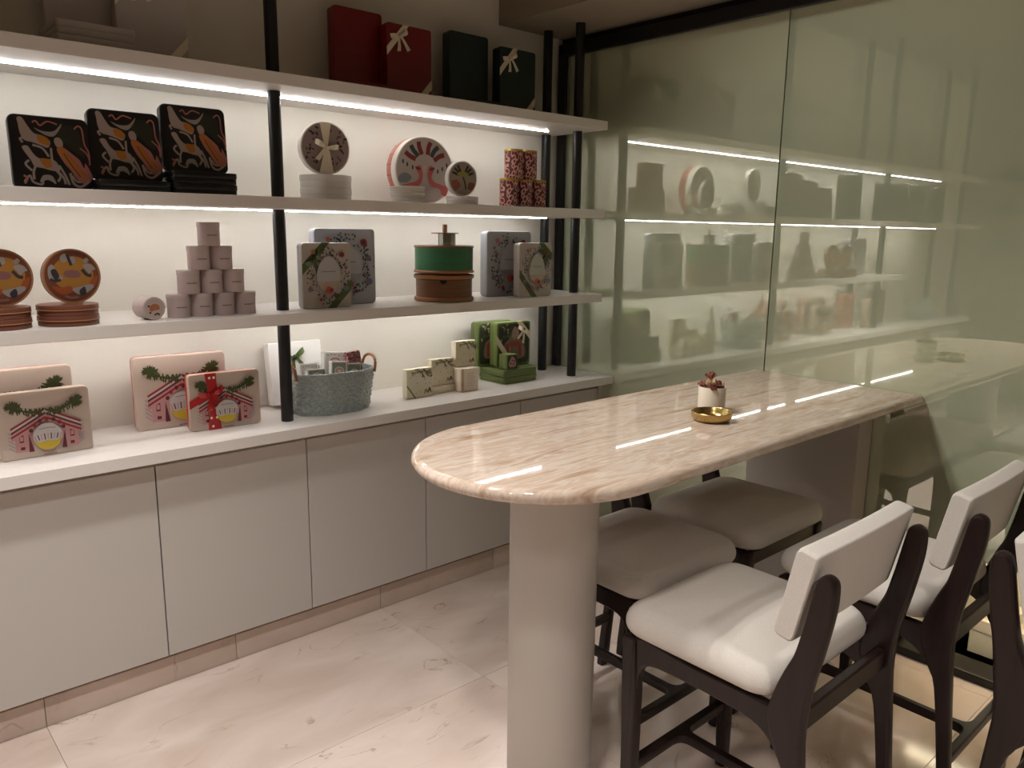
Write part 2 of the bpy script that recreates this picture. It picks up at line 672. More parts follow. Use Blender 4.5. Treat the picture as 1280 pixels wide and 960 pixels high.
# skirting under the cabinets
ZC, ZA, ZB, ZT = 0.80, 1.1797, 1.5435, 1.9111
XE = -4.45
DD, DC = -0.2714, -0.3351
bb = struct(obj('baseboard_back', box_me(XE, -0.002, DD + 0.052, DD + 0.07, 0.0, 0.1164), None, 'grout'))
sk = box_me(-0.286, 0.286, -0.006, 0.006, 0.0, 0.09, 0.001, 1)
for k in range(8):
    x = -0.056 - 0.574 * (k + 0.5)
    if x - 0.29 < XE:
        continue
    obj('skirting_tile', sk, bb, 'floor_marble', (x, DD + 0.046, 0))

# ------------------------------------------------------------------ cabinets, counter, shelves
edges = [-0.0314, -0.5176, -1.0123, -1.5108, -2.0082, -2.506, -3.004, -3.502, -4.0, -4.445]
place = ['closest to the glass wall', 'second along from the glass wall', 'third along from the glass wall', 'fourth along from the glass wall', 'fifth along from the glass wall',
         'sixth along from the glass wall', 'seventh along from the glass wall', 'eighth along from the glass wall', 'last one away from the glass wall']
for i in range(len(edges) - 1):
    b, a = edges[i], edges[i + 1]
    c = thing('base_cabinet', 'pale grey handleless base cabinet under the counter, ' + place[i], 'cabinet', ((a + b) / 2, DD, 0), 0, 'base cabinets under the counter')
    w = (b - a) / 2
    obj('body', box_me(-w, w, 0.0185, -DD + 0.05, 0.1166, 0.7636), c, 'carcass')
    obj('door', box_me(-w + 0.002, w - 0.002, 0.0, 0.018, 0.1166, 0.738, 0.001, 1), c, 'door_laminate')
fp = obj('filler_panel', box_me(-0.0302, -0.0012, DD, -0.02, 0.0, 0.7636, 0.001, 1), None, 'door_laminate')
fp['label'] = 'narrow pale grey upright filler panel between the last cabinet and glass'
fp['category'] = 'panel'
ct = obj('countertop', box_me(XE, -0.001, DC, WY - 0.001, 0.764, ZC, 0.0015), None, 'counter_white')
ct['label'] = 'long white countertop running over the base cabinets'
ct['category'] = 'countertop'

for z, x0, lab in ((ZA, -3.06, 'lowest long white shelf board, holding the music box and the lilac tin pyramid'), (ZB, XE, 'middle long white shelf board, holding the black horse tins and round tins'),
                   (ZT, XE, 'highest long white shelf board, holding the red and dark green gift boxes')):
    s = thing('wall_shelf', lab, 'shelf', (-0.0981, 0, ZC), 0, 'wall shelves')
    obj('board', box_me(x0 + 0.0981, 0, DC, WY - 0.001, z - 0.036 - ZC, z - ZC, 0.0015), s, 'white_board')
    xl = max(-4.10, x0 + 0.03)
    obj('light_strip', box_me(xl + 0.0981, -0.245 + 0.0981, -0.1235, -0.1165, z - 0.036 - ZC - 0.0035, z - 0.0362 - ZC), s, 'led')
for x, y, top, lab in ((-0.1524, -0.211, 2.3135, 'black round shelf post at the front, closest to the glass wall'), (-0.1524, -0.016, 2.3135, 'black round shelf post against the wall, closest to the glass wall'),
                       (-1.5476, -0.211, CEIL, 'black round shelf post between the lilac pyramid and the floral tins'), (-2.94, -0.211, CEIL, 'black round shelf post at the front past the rust tins'),
                       (-2.94, -0.016, CEIL, 'black round shelf post against the wall past the rust tins'), (-4.33, -0.211, CEIL, 'black round shelf post at the front of the far shelf end'), (-4.33, -0.016, CEIL, 'black round shelf post against the wall at the far shelf end')):
    ps = thing('shelf_post', lab, 'post', (x, y, ZC), 0, 'black shelf posts')
    lv = [0.0] + [q for z in (ZA, ZB, ZT) for q in ((z - 0.036 - ZC) - 0.0003, z - ZC + 0.0003)] + [top - ZC - 0.0005]
    if x < -3.06:
        lv = [0.0] + lv[3:]
    for a, b in zip(lv[::2], lv[1::2]):
        obj('segment', lathe([(0.0, a), (0.0205, a), (0.0205, b), (0.0, b)], 24), ps, 'black_metal')

# ------------------------------------------------------------------ table
TYC, TR, TXC, TZ = -1.37, 0.32, -1.445, 0.933


def table_outline(i):
    r = TR - i
    out = [(-0.004 - i, TYC + r)]
    for k in range(0, 41):
        a = PI / 2 + PI * k / 40
        out.append((TXC + r * math.cos(a), TYC + r * math.sin(a)))
    out.append((-0.004 - i, TYC - r))
    return out


tb = thing('bar_table', 'long beige veined stone table with one rounded end against the glass wall', 'table', (TXC, TYC, 0))
rings = []
for k in range(9):
    a = -PI / 2 + PI * k / 8
    rings.append([(x - TXC, y - TYC, TZ - 0.016 + 0.016 * math.sin(a)) for x, y in table_outline(0.016 * (1 - math.cos(a)))])
obj('tabletop', loft(rings), tb, 'table_stone')
obj('column', lathe([(0, 0), (0.107, 0), (0.11, 0.004), (0.11, TZ - 0.0325), (0, TZ - 0.0325)], 56), tb, 'column_paint', (0.03, -0.01, 0))
obj('slab_leg', box_me(-0.105 - TXC, -0.004 - TXC, -1.53 - TYC, -1.11 - TYC, 0, TZ - 0.0325, 0.002), tb, 'column_paint')


# ------------------------------------------------------------------ stools
def cushion(w, d, h, rc, re, crown=0.012, n=8):
    rings = []
    prof = []
    for k in range(6):
        a = -PI / 2 + k * PI / 2 / 5
        prof.append((re * 0.6 * (1 - math.cos(a)), re * 0.6 * (1 + math.sin(a))))
    for k in range(8):
        a = k * PI / 2 / 7
        prof.append((re * (1 - math.cos(a)), h - re + re * math.sin(a)))
    for i, z in prof:
        rings.append([(a, b, z) for a, b in rr(w - 2 * i, d - 2 * i, max(rc - i * 0.6, 0.01), n)])
    base = rr(w - 2 * re, d - 2 * re, max(rc - re * 0.6, 0.01), n)
    for f in (0.85, 0.65, 0.4, 0.15):
        rings.append([(a * f, b * f, h + crown * (1 - f * f)) for a, b in base])
    return loft(rings, True, 80)


def backrest_me():
    prof = fillet([(-0.172, 0.682), (-0.212, 0.876), (-0.256, 0.866), (-0.214, 0.674)], [0.016, 0.016, 0.005, 0.014], 5)
    cy = sum(p[0] for p in prof) / len(prof)
    cz = sum(p[1] for p in prof) / len(prof)
    rings = []
    xs = [(-0.215, 0.86), (-0.2135, 0.93), (-0.209, 0.98), (-0.202, 1.0)] + [(-0.2 + 0.4 * k / 10, 1.0) for k in range(1, 10)] + [(0.202, 1.0), (0.209, 0.98), (0.2135, 0.93), (0.215, 0.86)]
    for x, s in xs:
        c = 0.005 * (x / 0.215) ** 2
        rings.append([(x, cy + (p[0] - cy) * s + c, cz + (p[1] - cz) * (s * 0.5 + 0.5)) for p in prof])
    return loft(rings, True, 50)


def make_stool(label, loc, rz, group):
    t = thing('bar_stool', label, 'stool', loc, rz, group)
    obj('seat', cushion(0.452, 0.41, 0.070, 0.065, 0.042, 0.016), t, 'fabric', (0, 0.016, 0.532))
    obj('backrest', backrest_me(), t, 'fabric')
    front = fillet([(0.165, 0.528), (0.205, 0.528), (0.2, 0.40), (0.187, 0.0), (0.160, 0.0), (0.158, 0.40)], [0.002, 0.012, 0.1, 0.004, 0.004, 0.1], 4)
    rear = smooth_pts([(-0.170, 0.500), (-0.180, 0.560), (-0.199, 0.615), (-0.213, 0.648), (-0.220, 0.672), (-0.233, 0.735), (-0.247, 0.812),
                       (-0.258, 0.830), (-0.274, 0.830), (-0.285, 0.814), (-0.284, 0.760), (-0.270, 0.672), (-0.254, 0.590), (-0.246, 0.500), (-0.252, 0.400), (-0.270, 0.200), (-0.289, 0.003),
                       (-0.262, 0.001), (-0.240, 0.200), (-0.216, 0.380), (-0.196, 0.430)], 3)
    rail = smooth_pts([(0.190, 0.526), (0.0, 0.526), (-0.185, 0.526), (-0.225, 0.500), (-0.222, 0.40), (-0.200, 0.425), (-0.165, 0.462), (-0.115, 0.478), (0.0, 0.482), (0.095, 0.480), (0.135, 0.470), (0.155, 0.440), (0.160, 0.39), (0.188, 0.39)], 3)
    for s in (-1, 1):
        xa, xb = sorted((s * 0.186, s * 0.218))
        obj('leg', poly_prism(front, xa, xb, 'x', 0.005), t, 'wood_dark')
        xa, xb = sorted((s * 0.186, s * 0.215))
        obj('leg', poly_prism(rear, xa, xb, 'x', 0.006), t, 'wood_dark')
        xa, xb = sorted((s * 0.189, s * 0.212))
        obj('side_rail', poly_prism(rail, xa, xb, 'x', 0.004), t, 'wood_dark')
    obj('front_rail', box_me(-0.188, 0.188, 0.172, 0.194, 0.482, 0.526, 0.004), t, 'wood_dark')
    obj('rear_rail', box_me(-0.188, 0.188, -0.232, -0.208, 0.478, 0.526, 0.004), t, 'wood_dark')
    f0, f1, r0, r1, hw = 0.166, 0.190, -0.262, -0.240, 0.011
    H = [(-0.188, f1), (0.188, f1), (0.188, f0), (hw, f0), (hw, r1), (0.188, r1), (0.188, r0), (-0.188, r0), (-0.188, r1), (-hw, r1), (-hw, f0), (-0.188, f0)]
    H = fillet(H, [0, 0, 0, 0.03, 0.03, 0, 0, 0, 0, 0.03, 0.03, 0], 4)
    obj('stretcher', poly_prism(H[::-1], 0.172, 0.198, 'z', 0.004), t, 'wood_dark')
    return t


GS = 'cream fabric stools at the stone table'
s1 = make_stool('cream low-back bar stool with dark wood frame, back to the room, beside the round column', (-1.182, -1.80, 0), 0, GS)
copy_thing(s1, (-0.60, -1.865, 0), 0, 'cream low-back bar stool standing between another stool and the glass wall, back to the room')
copy_thing(s1, (-1.045, -1.335, 0), PI, 'cream bar stool tucked under the table behind the round white column')
copy_thing(s1, (-0.545, -1.335, 0), PI, 'cream bar stool tucked under the table on the shelf side, by the slab leg')
copy_thing(s1, (-0.80, -2.505, 0), PI, 'cream bar stool turned away from the stone table, its back to another stool')

# ------------------------------------------------------------------ cup, dish, dried roses
cup = thing('flower_cup', 'plain cream ceramic cup holding dried rosebuds on the stone table', 'cup', (-0.778, -1.386, TZ))
obj('body', lathe([(0, 0.0), (0.036, 0.0), (0.039, 0.003), (0.040, 0.075), (0.039, 0.0765), (0.037, 0.0755), (0.036, 0.012), (0, 0.010)], 40), cup, 'cup_ceramic')
obj('filling', lathe([(0, 0.05), (0.0358, 0.05), (0.0358, 0.052), (0.02, 0.058), (0, 0.06)], 30), cup, 'leaf_dry')
dish = thing('brass_dish', 'shallow round polished brass dish on the table beside the cup', 'dish', (-0.872, -1.452, TZ))
obj('bowl', lathe([(0, 0.0), (0.042, 0.0), (0.050, 0.004), (0.0555, 0.012), (0.0565, 0.026), (0.0555, 0.027), (0.0545, 0.026), (0.0530, 0.013), (0.047, 0.006), (0, 0.004)], 48), dish, 'brass')


def rosebud(loc, s, m, tilt, rz, label):
    t = thing('dried_rosebud', label, 'flower', loc, rz, 'dried rosebuds in the cup')
    rnd = random.Random(int(s * 1e5))
    for k in range(7):
        a = k * 2.4
        V, F = [], []
        R = s * (0.35 + 0.10 * k)
        n = 6
        for i in range(n + 1):
            for j in range(n + 1):
                u = -0.9 + 1.8 * i / n
                v = j / n
                rr_ = R * math.sin(0.35 + 1.5 * v) * (1.0 + 0.12 * v * v)
                z = s * (0.1 + 1.25 * v - 0.10 * k * v) + 0.06 * s * math.cos(3 * u)
                th = a + u * (0.9 - 0.35 * v * v)
                V.append((rr_ * math.cos(th) + tilt[0] * z, rr_ * math.sin(th) + tilt[1] * z, z))
        for i in range(n):
            for j in range(n):
                q = i * (n + 1) + j
                F.append((q, q + n + 1, q + n + 2, q + 1))
        obj('petal', mesh(V, F, 80), t, m)
    obj('calyx', lathe([(0, -0.2 * s), (0.25 * s, -0.05 * s), (0.4 * s, 0.15 * s), (0.3 * s, 0.3 * s)], 10), t, 'leaf_dry')


for lab, dx, dy, dz, s, m, tilt in (
        ('dark red rosebud standing highest in the cream cup', -0.002, 0.006, 0.098, 0.013, 'petal_rose', (0.1, 0)),
        ('large pale cream rosebud in the cup under the dark red one', -0.014, -0.004, 0.074, 0.017, 'petal_cream', (-0.2, -0.1)),
        ('rose-brown rosebud leaning over the cup rim towards the round column', -0.020, -0.024, 0.066, 0.014, 'petal_rose', (-0.5, -0.5)),
        ('rose-brown rosebud leaning over the cup rim towards the glass wall', 0.022, -0.014, 0.068, 0.014, 'petal_rose', (0.4, -0.4)),
        ('small cream rosebud beside the glass-side rim of the cup', 0.016, 0.006, 0.078, 0.012, 'petal_cream', (0.4, 0.1)),
        ('rosebud half hidden at the shelf-side rim of the cup', -0.004, 0.024, 0.068, 0.013, 'petal_rose', (0, 0.5))):
    rosebud((-0.778 + dx, -1.386 + dy, TZ + dz), s * 1.3, m, tilt, dx * 90, lab)

# ------------------------------------------------------------------ builders for the goods


def upright_tin(name, label, cat, x, y, z, w, h, d, r, mback, mlid, rz=0.0, group=None, lean=0.0):
    """square tin or box standing on edge; (x, y) is the centre of the foot of its front face"""
    t = thing(name, label, cat, (x, y, z), rz, group)
    t.rotation_euler = (lean, 0, rz)
    obj('base', rprism(rect_shape(w - 0.003, h - 0.003, r), d * 0.42, d, 'y', 0.003, (0, h / 2)), t, mback)
    obj('lid', rprism(rect_shape(w, h, r), 0.0, d * 0.48, 'y', 0.0035, (0, h / 2)), t, mlid)
    return t


def flat_tin(name, label, cat, x, y, z, w, d, h, r, mbase, mlid, rz=0.0, group=None):
    t = thing(name, label, cat, (x, y, z), rz, group)
    obj('base', rprism(rect_shape(w - 0.003, d - 0.003, r), 0.0, h * 0.55, 'z', 0.0025), t, mbase)
    obj('lid', rprism(rect_shape(w, d, r), h * 0.5, h, 'z', 0.0025), t, mlid)
    return t


def flat_round(name, label, x, y, z, r, h, mbase, mlid, group=None, mband=None):
    t = thing(name, label, 'tin', (x, y, z), 0, group)
    obj('base', rprism(circ_shape(r - 0.0015), 0.0, h * 0.55, 'z', 0.002), t, mbase)
    obj('lid', rprism(circ_shape(r), h * 0.5, h, 'z', 0.002), t, mlid)
    if mband:
        obj('rim_bead', lathe([(r, h * 0.5), (r + 0.0012, h * 0.52), (r + 0.0012, h * 0.58), (r, h * 0.6)], 40), t, mband)
    return t


def upright_round(name, label, x, y, z, r, d, mback, mlid, rz=0.0, group=None, rim=None):
    t = thing(name, label, 'tin', (x, y, z), rz, group)
    obj('base', rprism(circ_shape(r - 0.0015, 56), d * 0.45, d, 'y', 0.002, (0, r)), t, mback)
    obj('lid', rprism(circ_shape(r, 56), 0.0, d * 0.5, 'y', 0.0025, (0, r)), t, mlid)
    if rim:
        me = lathe([(r - 0.004, -0.0015), (r + 0.0012, -0.0008), (r + 0.0012, 0.003), (r - 0.004, 0.002)], 56, 'y')
        me.transform(Matrix.Translation((0, 0, r)))
        obj('rim_bead', me, t, rim)
    return t


def bow(parent, m, u, v, s, rot=0.0, y=-0.001, tails=True, name='bow'):
    """tied ribbon bow lying on a front face (x right, z up, out towards -y)"""
    V, F = [], []

    def grid(fn, nu, nv):
        i0 = len(V)
        for i in range(nu + 1):
            for j in range(nv + 1):
                V.append(fn(i / nu, j / nv))
        for i in range(nu):
            for j in range(nv):
                q = i0 + i * (nv + 1) + j
                F.append((q, q + nv + 1, q + nv + 2, q + 1))

    def place(a, o, b):
        c, k = math.cos(rot), math.sin(rot)
        return (u + s * (a * c - b * k), y - s * o, v + s * (a * k + b * c))
    for sg in (-1, 1):
        for face in (0, 1):
            def loop(p, q, sg=sg, face=face):
                wd_ = (0.12 + 0.55 * p * (1.5 - p))
                puff = 0.32 * math.sin(PI * min(p * 1.02, 1)) * (1 if face else 0.15)
                return place(sg * (0.05 + 0.95 * p), 0.06 + puff, 0.28 * p + (q - 0.5) * wd_)
            grid(loop, 8, 4)
        if tails:
            def tail(p, q, sg=sg):
                return place(sg * (0.05 + 0.55 * p) + 0.1 * (q - 0.5) * 2 * (1 + p), 0.05 + 0.08 * math.sin(3 * p + sg), -1.25 * p * (1 + 0.12 * sg) + 0.08 * q * sg)
            grid(tail, 8, 3)

    def knot(p, q):
        a, b = 2 * PI * p, PI * q
        return place(0.16 * math.cos(a) * math.sin(b), 0.14 + 0.14 * math.sin(a) * math.sin(b), 0.18 * math.cos(b))
    grid(knot, 10, 6)
    return obj(name, mesh(V, F, 70), parent, m)


def band(parent, m, pts, name='ribbon', y=-0.0012, t=0.0011):
    """flat ribbon on a front face: polygon in (x, z)"""
    return obj(name, poly_prism(pts, y, y + t, 'y'), parent, m)


GREY = rgb(150, 140, 132)


def print_chariot(t, w, h):
    p = Print(w * 0.98, h * 0.98, 'y', 0.0, -1, (0, h / 2))
    def P(l):
        return [((a - 450) / 415.0, 1 - (b - 55) / 400.0) for a, b in l]
    wht, org, pnk, dk, grn, brn = rgb(160, 142, 132), rgb(176, 108, 34), rgb(170, 104, 92), rgb(40, 34, 34), rgb(34, 38, 24), rgb(150, 84, 42)
    p.blob(P([(700, 110), (770, 95), (815, 130), (825, 200), (835, 260), (800, 260), (750, 210), (700, 170)]), grn)
    p.blob(P([(495, 72), (520, 68), (545, 110), (575, 150), (620, 160), (655, 190), (640, 225), (600, 212), (560, 200), (520, 190), (502, 150), (498, 105)]), wht)
    p.blob(P([(590, 160), (640, 170), (650, 212), (600, 200)]), org)
    p.blob(P([(505, 228), (535, 222), (560, 262), (592, 288), (650, 288), (682, 308), (692, 350), (650, 352), (600, 340), (560, 332), (542, 295), (520, 262)]), wht)
    p.blob(P([(590, 288), (648, 293), (650, 330), (615, 336)]), org)
    for s in ([(535, 300), (515, 322), (545, 357)], [(565, 330), (552, 365), (552, 405)], [(672, 350), (692, 380), (675, 412)], [(690, 320), (718, 375), (735, 428)], [(520, 180), (500, 185), (512, 205)], [(560, 215), (610, 230), (640, 275)], [(655, 225), (660, 320), (705, 385), (715, 425)]):
        p.stroke(P(s), 0.03, wht)
    p.blob(P([(680, 170), (705, 165), (722, 190), (715, 222), (690, 220), (676, 195)]), wht)
    p.blob(P([(685, 232), (715, 215), (765, 250), (805, 285), (825, 330), (835, 300), (866, 378), (830, 420), (785, 400), (750, 345), (715, 300)]), pnk)
    p.blob(P([(690, 225), (720, 220), (760, 280), (800, 340), (830, 390), (790, 370), (740, 310)]), org)
    p.stroke(P([(720, 250), (760, 320), (800, 380)]), 0.012, dk)
    p.stroke(P([(740, 250), (790, 320), (830, 370)]), 0.010, brn)
    p.stroke(P([(745, 360), (760, 420), (800, 435), (850, 400)]), 0.035, wht)
    p.stroke(P([(755, 375), (775, 405), (800, 410)]), 0.03, GREY)
    p.blob(P([(575, 118), (620, 135), (680, 130), (725, 85), (705, 128), (670, 162), (620, 150)]), GREY)
    p.stroke(P([(570, 92), (590, 82), (610, 105), (650, 80), (700, 92)]), 0.022, pnk)
    p.stroke(P([(790, 110), (812, 92), (832, 110), (838, 190), (858, 240), (858, 310)]), 0.022, pnk)
    p.stroke(P([(812, 215), (845, 245), (858, 280)]), 0.02, pnk)
    p.stroke(P([(500, 420), (530, 385), (545, 420), (590, 430), (600, 390), (640, 385), (660, 425)]), 0.03, GREY)
    p.blob(P([(580, 420), (600, 380), (640, 385), (655, 420), (620, 405)]), GREY)
    p.stroke(P([(498, 385), (515, 400), (500, 430)]), 0.03, pnk)
    p.build('printed_picture', t)


def print_house(t, w, h, half=False):
    p = Print(w, h, 'y', 0.0, -1, (0, h / 2))
    p.sc, p.piv = 1.12, (0.5, 0.42)
    red, pnk, wht, mar, grn, yel, lil = rgb(142, 32, 36), rgb(190, 138, 136), rgb(196, 188, 184), rgb(92, 30, 40), rgb(62, 70, 32), rgb(196, 168, 48), rgb(170, 150, 160)
    for sg in (-1, 1):
        p.rect(*sorted((0.5 + sg * 0.13, 0.5 + sg * 0.30)), 0.14, 0.42, pnk)
        for k in range(5):
            p.stroke([(0.5 + sg * 0.30, 0.36 - k * 0.05), (0.5 + sg * 0.36, 0.42 - k * 0.05)], 0.012, lil, False)
        p.rect(*sorted((0.5 + sg * 0.22, 0.5 + sg * 0.26)), 0.27, 0.37, mar)
        p.rect(*sorted((0.5 + sg * 0.225, 0.5 + sg * 0.255)), 0.29, 0.35, pnk)
        p.rect(*sorted((0.5 + sg * 0.215, 0.5 + sg * 0.255)), 0.17, 0.21, mar)
        p.shape([(0.5 + sg * 0.13, 0.13), (0.5 + sg * 0.18, 0.13), (0.5 + sg * 0.17, 0.38)], mar)
        for k, c in enumerate((red, wht, mar, pnk, red, pnk)):
            a = 0.665 - 0.028 * k
            p.shape([(0.5, a + 0.04), (0.5, a), (0.5 + sg * 0.33, a - 0.225), (0.5 + sg * 0.335, a - 0.19), (0.5 + sg * 0.2, a - 0.1)], c)
        pts_ = [(0.5 + sg * 0.03, 0.655), (0.5 + sg * 0.15, 0.66), (0.5 + sg * 0.28, 0.74), (0.5 + sg * 0.31, 0.76)]
        p.stroke(pts_, 0.012, grn)
        sp = smooth_pts(pts_, 5, False)
        for i, q in enumerate(sp):
            for a in ((60, 120, 240, 300, 20, 160) if i > 8 else (70, 130, 250)):
                p.leaf(q[0], q[1], 0.075 if i > 8 else 0.05, 0.009, math.radians(a + i * 17 % 40), grn)
    p.ell(0.5, 0.33, 0.14, 0.14, wht, 0, 28)
    p.shape([(0.37, 0.29), (0.40, 0.19), (0.46, 0.145), (0.54, 0.145), (0.60, 0.19), (0.63, 0.29), (0.58, 0.25), (0.5, 0.27), (0.42, 0.25)], yel)
    for k in range(9):
        a = 0.37 + 0.0325 * k
        p.stroke([(a, 0.37 - 0.02 * abs(k - 4) * 0.3), (0.5 + (a - 0.5) * 0.85, 0.28)], 0.011, mar if k % 2 else lil, False)
    p.stroke([(0.42, 0.43), (0.5, 0.44), (0.58, 0.43)], 0.010, GREY)
    for k in range(7):
        a = math.radians(20 + 140 * k / 6)
        p.ell(0.5 + 0.165 * math.cos(a), 0.36 + 0.2 * math.sin(a), 0.02, 0.022, red if k % 2 else mar, 0, 8)
    p.rect(0.44, 0.57, 0.075, 0.09, rgb(140, 100, 88))
    p.build('printed_picture', t)


def print_floral(t, w, h, seed, pale, tint):
    p = Print(w, h, 'y', 0.0, -1, (0, h / 2))
    rnd = random.Random(seed)
    cols = [rgb(44, 52, 56), rgb(58, 70, 60), rgb(40, 44, 62), rgb(60, 84, 92), rgb(122, 44, 46), rgb(52, 62, 48)]
    for k in range(150):
        a = rnd.uniform(0, 2 * PI)
        rr_ = rnd.uniform(0.0, 1.0)
        u = 0.5 + math.cos(a) * (0.27 + 0.17 * rr_)
        v = 0.5 + math.sin(a) * (0.31 + 0.14 * rr_)
        if not (0.05 < u < 0.95 and 0.04 < v < 0.95):
            continue
        p.leaf(u, v, rnd.uniform(0.03, 0.06), rnd.uniform(0.008, 0.015), rnd.uniform(0, 6.28), rnd.choice(cols))
    for u, v, s, c in ((0.2, 0.86, 0.04, (176, 92, 76)), (0.78, 0.82, 0.06, (150, 46, 52)), (0.78, 0.82, 0.03, (60, 40, 60)), (0.86, 0.30, 0.06, (108, 116, 140)), (0.12, 0.30, 0.05, (130, 110, 120)),
                       (0.33, 0.14, 0.035, (156, 52, 56)), (0.64, 0.18, 0.03, (128, 50, 50)), (0.86, 0.62, 0.04, (120, 100, 130)), (0.16, 0.68, 0.04, (150, 120, 120))):
        p.ell(u, v, s, s * 0.9, rgb(*c), 0, 10)
    egg = [(0.5 + 0.24 * math.cos(q) * (1 - 0.18 * math.sin(q)), 0.53 + 0.27 * math.sin(q)) for q in [2 * PI * i / 28 for i in range(28)]]
    p.shape(egg, pale)
    p.shape(sorted([q for q in egg if q[1] < 0.46 and q[0] < 0.5], key=lambda q: -q[1]) + sorted([q for q in egg if q[1] < 0.46 and q[0] >= 0.5], key=lambda q: q[1]), tint)
    p.blob([(0.42, 0.27), (0.47, 0.34), (0.53, 0.33), (0.60, 0.30), (0.57, 0.23), (0.48, 0.22)], rgb(188, 84, 60))
    p.blob([(0.50, 0.27), (0.53, 0.31), (0.58, 0.29), (0.56, 0.25)], rgb(110, 34, 36))
    p.stroke([(0.36, 0.565), (0.64, 0.565)], 0.012, rgb(112, 110, 112), False)
    p.build('printed_picture', t)


def print_disc(t, r, shapes):
    p = Print(2 * r, 2 * r, 'y', 0.0, -1, (0, r))
    for s in shapes:
        getattr(p, s[0])(*s[1:])
    p.build('printed_picture', t)


# ------------------------------------------------------------------ middle shelf: three black picture tins
GB = 'black picture tins on the middle shelf'
HW = 0.196
yb = -0.165
for x, n, lab in ((-2.181, 0, 'black square tin with horses and charioteer standing directly on the shelf'),
                  (-1.986, 1, 'black square tin with horses and charioteer raised on one flat tin'),
                  (-1.786, 2, 'black square tin with horses and charioteer raised on two flat tins')):
    for k in range(n):
        flat_tin('square_tin', 'black flat square tin lying %s beneath the %s picture tin' % ('alone' if n == 1 else ('at the bottom' if k == 0 else 'on top of another'), 'middle' if n == 1 else 'highest'),
                 'tin', x + 0.002, yb + 0.035, ZB + k * 0.0345, 0.2, 0.2, 0.034, 0.018, 'tin_black', 'tin_black', 0, GB)
    t = upright_tin('square_tin', lab, 'tin', x, yb, ZB + n * 0.0345 + 0.001, HW, HW, 0.034, 0.018, 'tin_black', 'tin_black', 0, GB, math.radians(-3))
    print_chariot(t, HW, HW)

# round tin with bow on a pile
GW = 'white round tins on the middle shelf'
for k in range(2):
    flat_round('round_tin', 'white flat round tin, %s one of the pair under the bow tin' % ('lower' if k == 0 else 'upper'), -1.34, -0.15, ZB + k * 0.0425, 0.088, 0.042, 'tin_white', 'tin_white', GW)
t = upright_round('round_tin', 'round dark patterned tin tied with a cream bow, standing on two white tins', -1.345, -0.165, ZB + 0.086, 0.0885, 0.034, 'tin_white', 'tin_white', math.radians(-8), GW)
sh = [('ell', 0.5, 0.5, 0.47, 0.47, rgb(146, 128, 122), 0, 40)]
rnd = random.Random(4)
for k in range(46):
    a = rnd.uniform(0, 6.28)
    q = rnd.uniform(0.26, 0.40)
    sh.append(('leaf', 0.5 + q * math.cos(a), 0.5 + q * math.sin(a), rnd.uniform(0.05, 0.1), rnd.uniform(0.012, 0.026), rnd.uniform(0, 6.28), rnd.choice([rgb(48, 38, 40), rgb(96, 60, 56), rgb(60, 52, 56)])))
print_disc(t, 0.0885, sh)
R_ = 0.0885
band(t, 'ribbon_cream', [(-0.020, 2 * R_ - 0.003), (0.020, 2 * R_ - 0.003), (0.005, R_), (0.026, 0.006), (-0.026, 0.006), (-0.005, R_)], y=-0.006, t=0.0015)
bow(t, 'ribbon_cream', 0.0, R_ + 0.002, 0.042, -0.2, -0.006)

# big pink striped round tin, white stack, small round tin
t = upright_round('round_tin', 'large round tin with pink striped side and radiating feather picture', -0.905, -0.13, ZB, 0.127, 0.075, 'tin_pink_side', 'tin_white', math.radians(-6), GW)
for k in range(40):
    a = 2 * PI * k / 40
    obj('stripe', mesh([(0.1272 * math.cos(a + d_), yy, 0.127 + 0.1272 * math.sin(a + d_)) for yy in (0.036, 0.073) for d_ in (-0.012, 0.012)], [(0, 1, 3, 2)], 0), t, 'ribbon_red') if k % 2 else None
mr, nv, pk, gy = rgb(122, 40, 40), rgb(52, 60, 66), rgb(184, 92, 86), rgb(120, 128, 128)
sh = [('ell', 0.5, 0.5, 0.475, 0.475, rgb(176, 162, 154), 0, 48)]
for a, c in ((150, mr), (128, nv), (106, mr), (74, mr), (52, nv), (28, mr)):
    q = math.radians(a)
    sh.append(('stroke', [(0.5 + 0.18 * math.cos(q), 0.58 + 0.16 * math.sin(q)), (0.5 + 0.29 * math.cos(q + .05), 0.58 + 0.27 * math.sin(q + .05)), (0.5 + 0.38 * math.cos(q), 0.58 + 0.35 * math.sin(q))], 0.07, c))
for u, v in ((0.2, 0.58), (0.29, 0.54), (0.13, 0.62), (0.72, 0.5), (0.8, 0.54), (0.88, 0.6)):
    sh.append(('ell', u, v, 0.016, 0.035, nv, 0, 8))
for sg in (-1, 1):
    sh.append(('blob', [(0.5 + sg * 0.08, 0.57), (0.5 + sg * 0.16, 0.53), (0.5 + sg * 0.10, 0.42), (0.5 + sg * 0.16, 0.34), (0.5 + sg * 0.30, 0.30), (0.5 + sg * 0.40, 0.26), (0.5 + sg * 0.36, 0.14), (0.5 + sg * 0.28, 0.16), (0.5 + sg * 0.25, 0.24), (0.5 + sg * 0.10, 0.28), (0.5 + sg * 0.04, 0.42)], pk))
    sh.append(('ell', 0.5 + sg * 0.12, 0.53, 0.05, 0.022, mr, sg * 0.3, 10))
sh += [('ell', 0.5, 0.52, 0.05, 0.06, rgb(190, 170, 160), 0, 14), ('blob', [(0.05, 0.40), (0.16, 0.46), (0.27, 0.40), (0.2, 0.32), (0.06, 0.32)], gy)]
print_disc(t, 0.127, sh)
for k in range(3):
    flat_round('round_tin', 'small white round tin in the stack of three before the pink striped tin, %s' % ['bottom', 'middle', 'top'][k], -1.052, -0.225, ZB + k * 0.0195, 0.064, 0.019, 'tin_white', 'tin_white', GW)
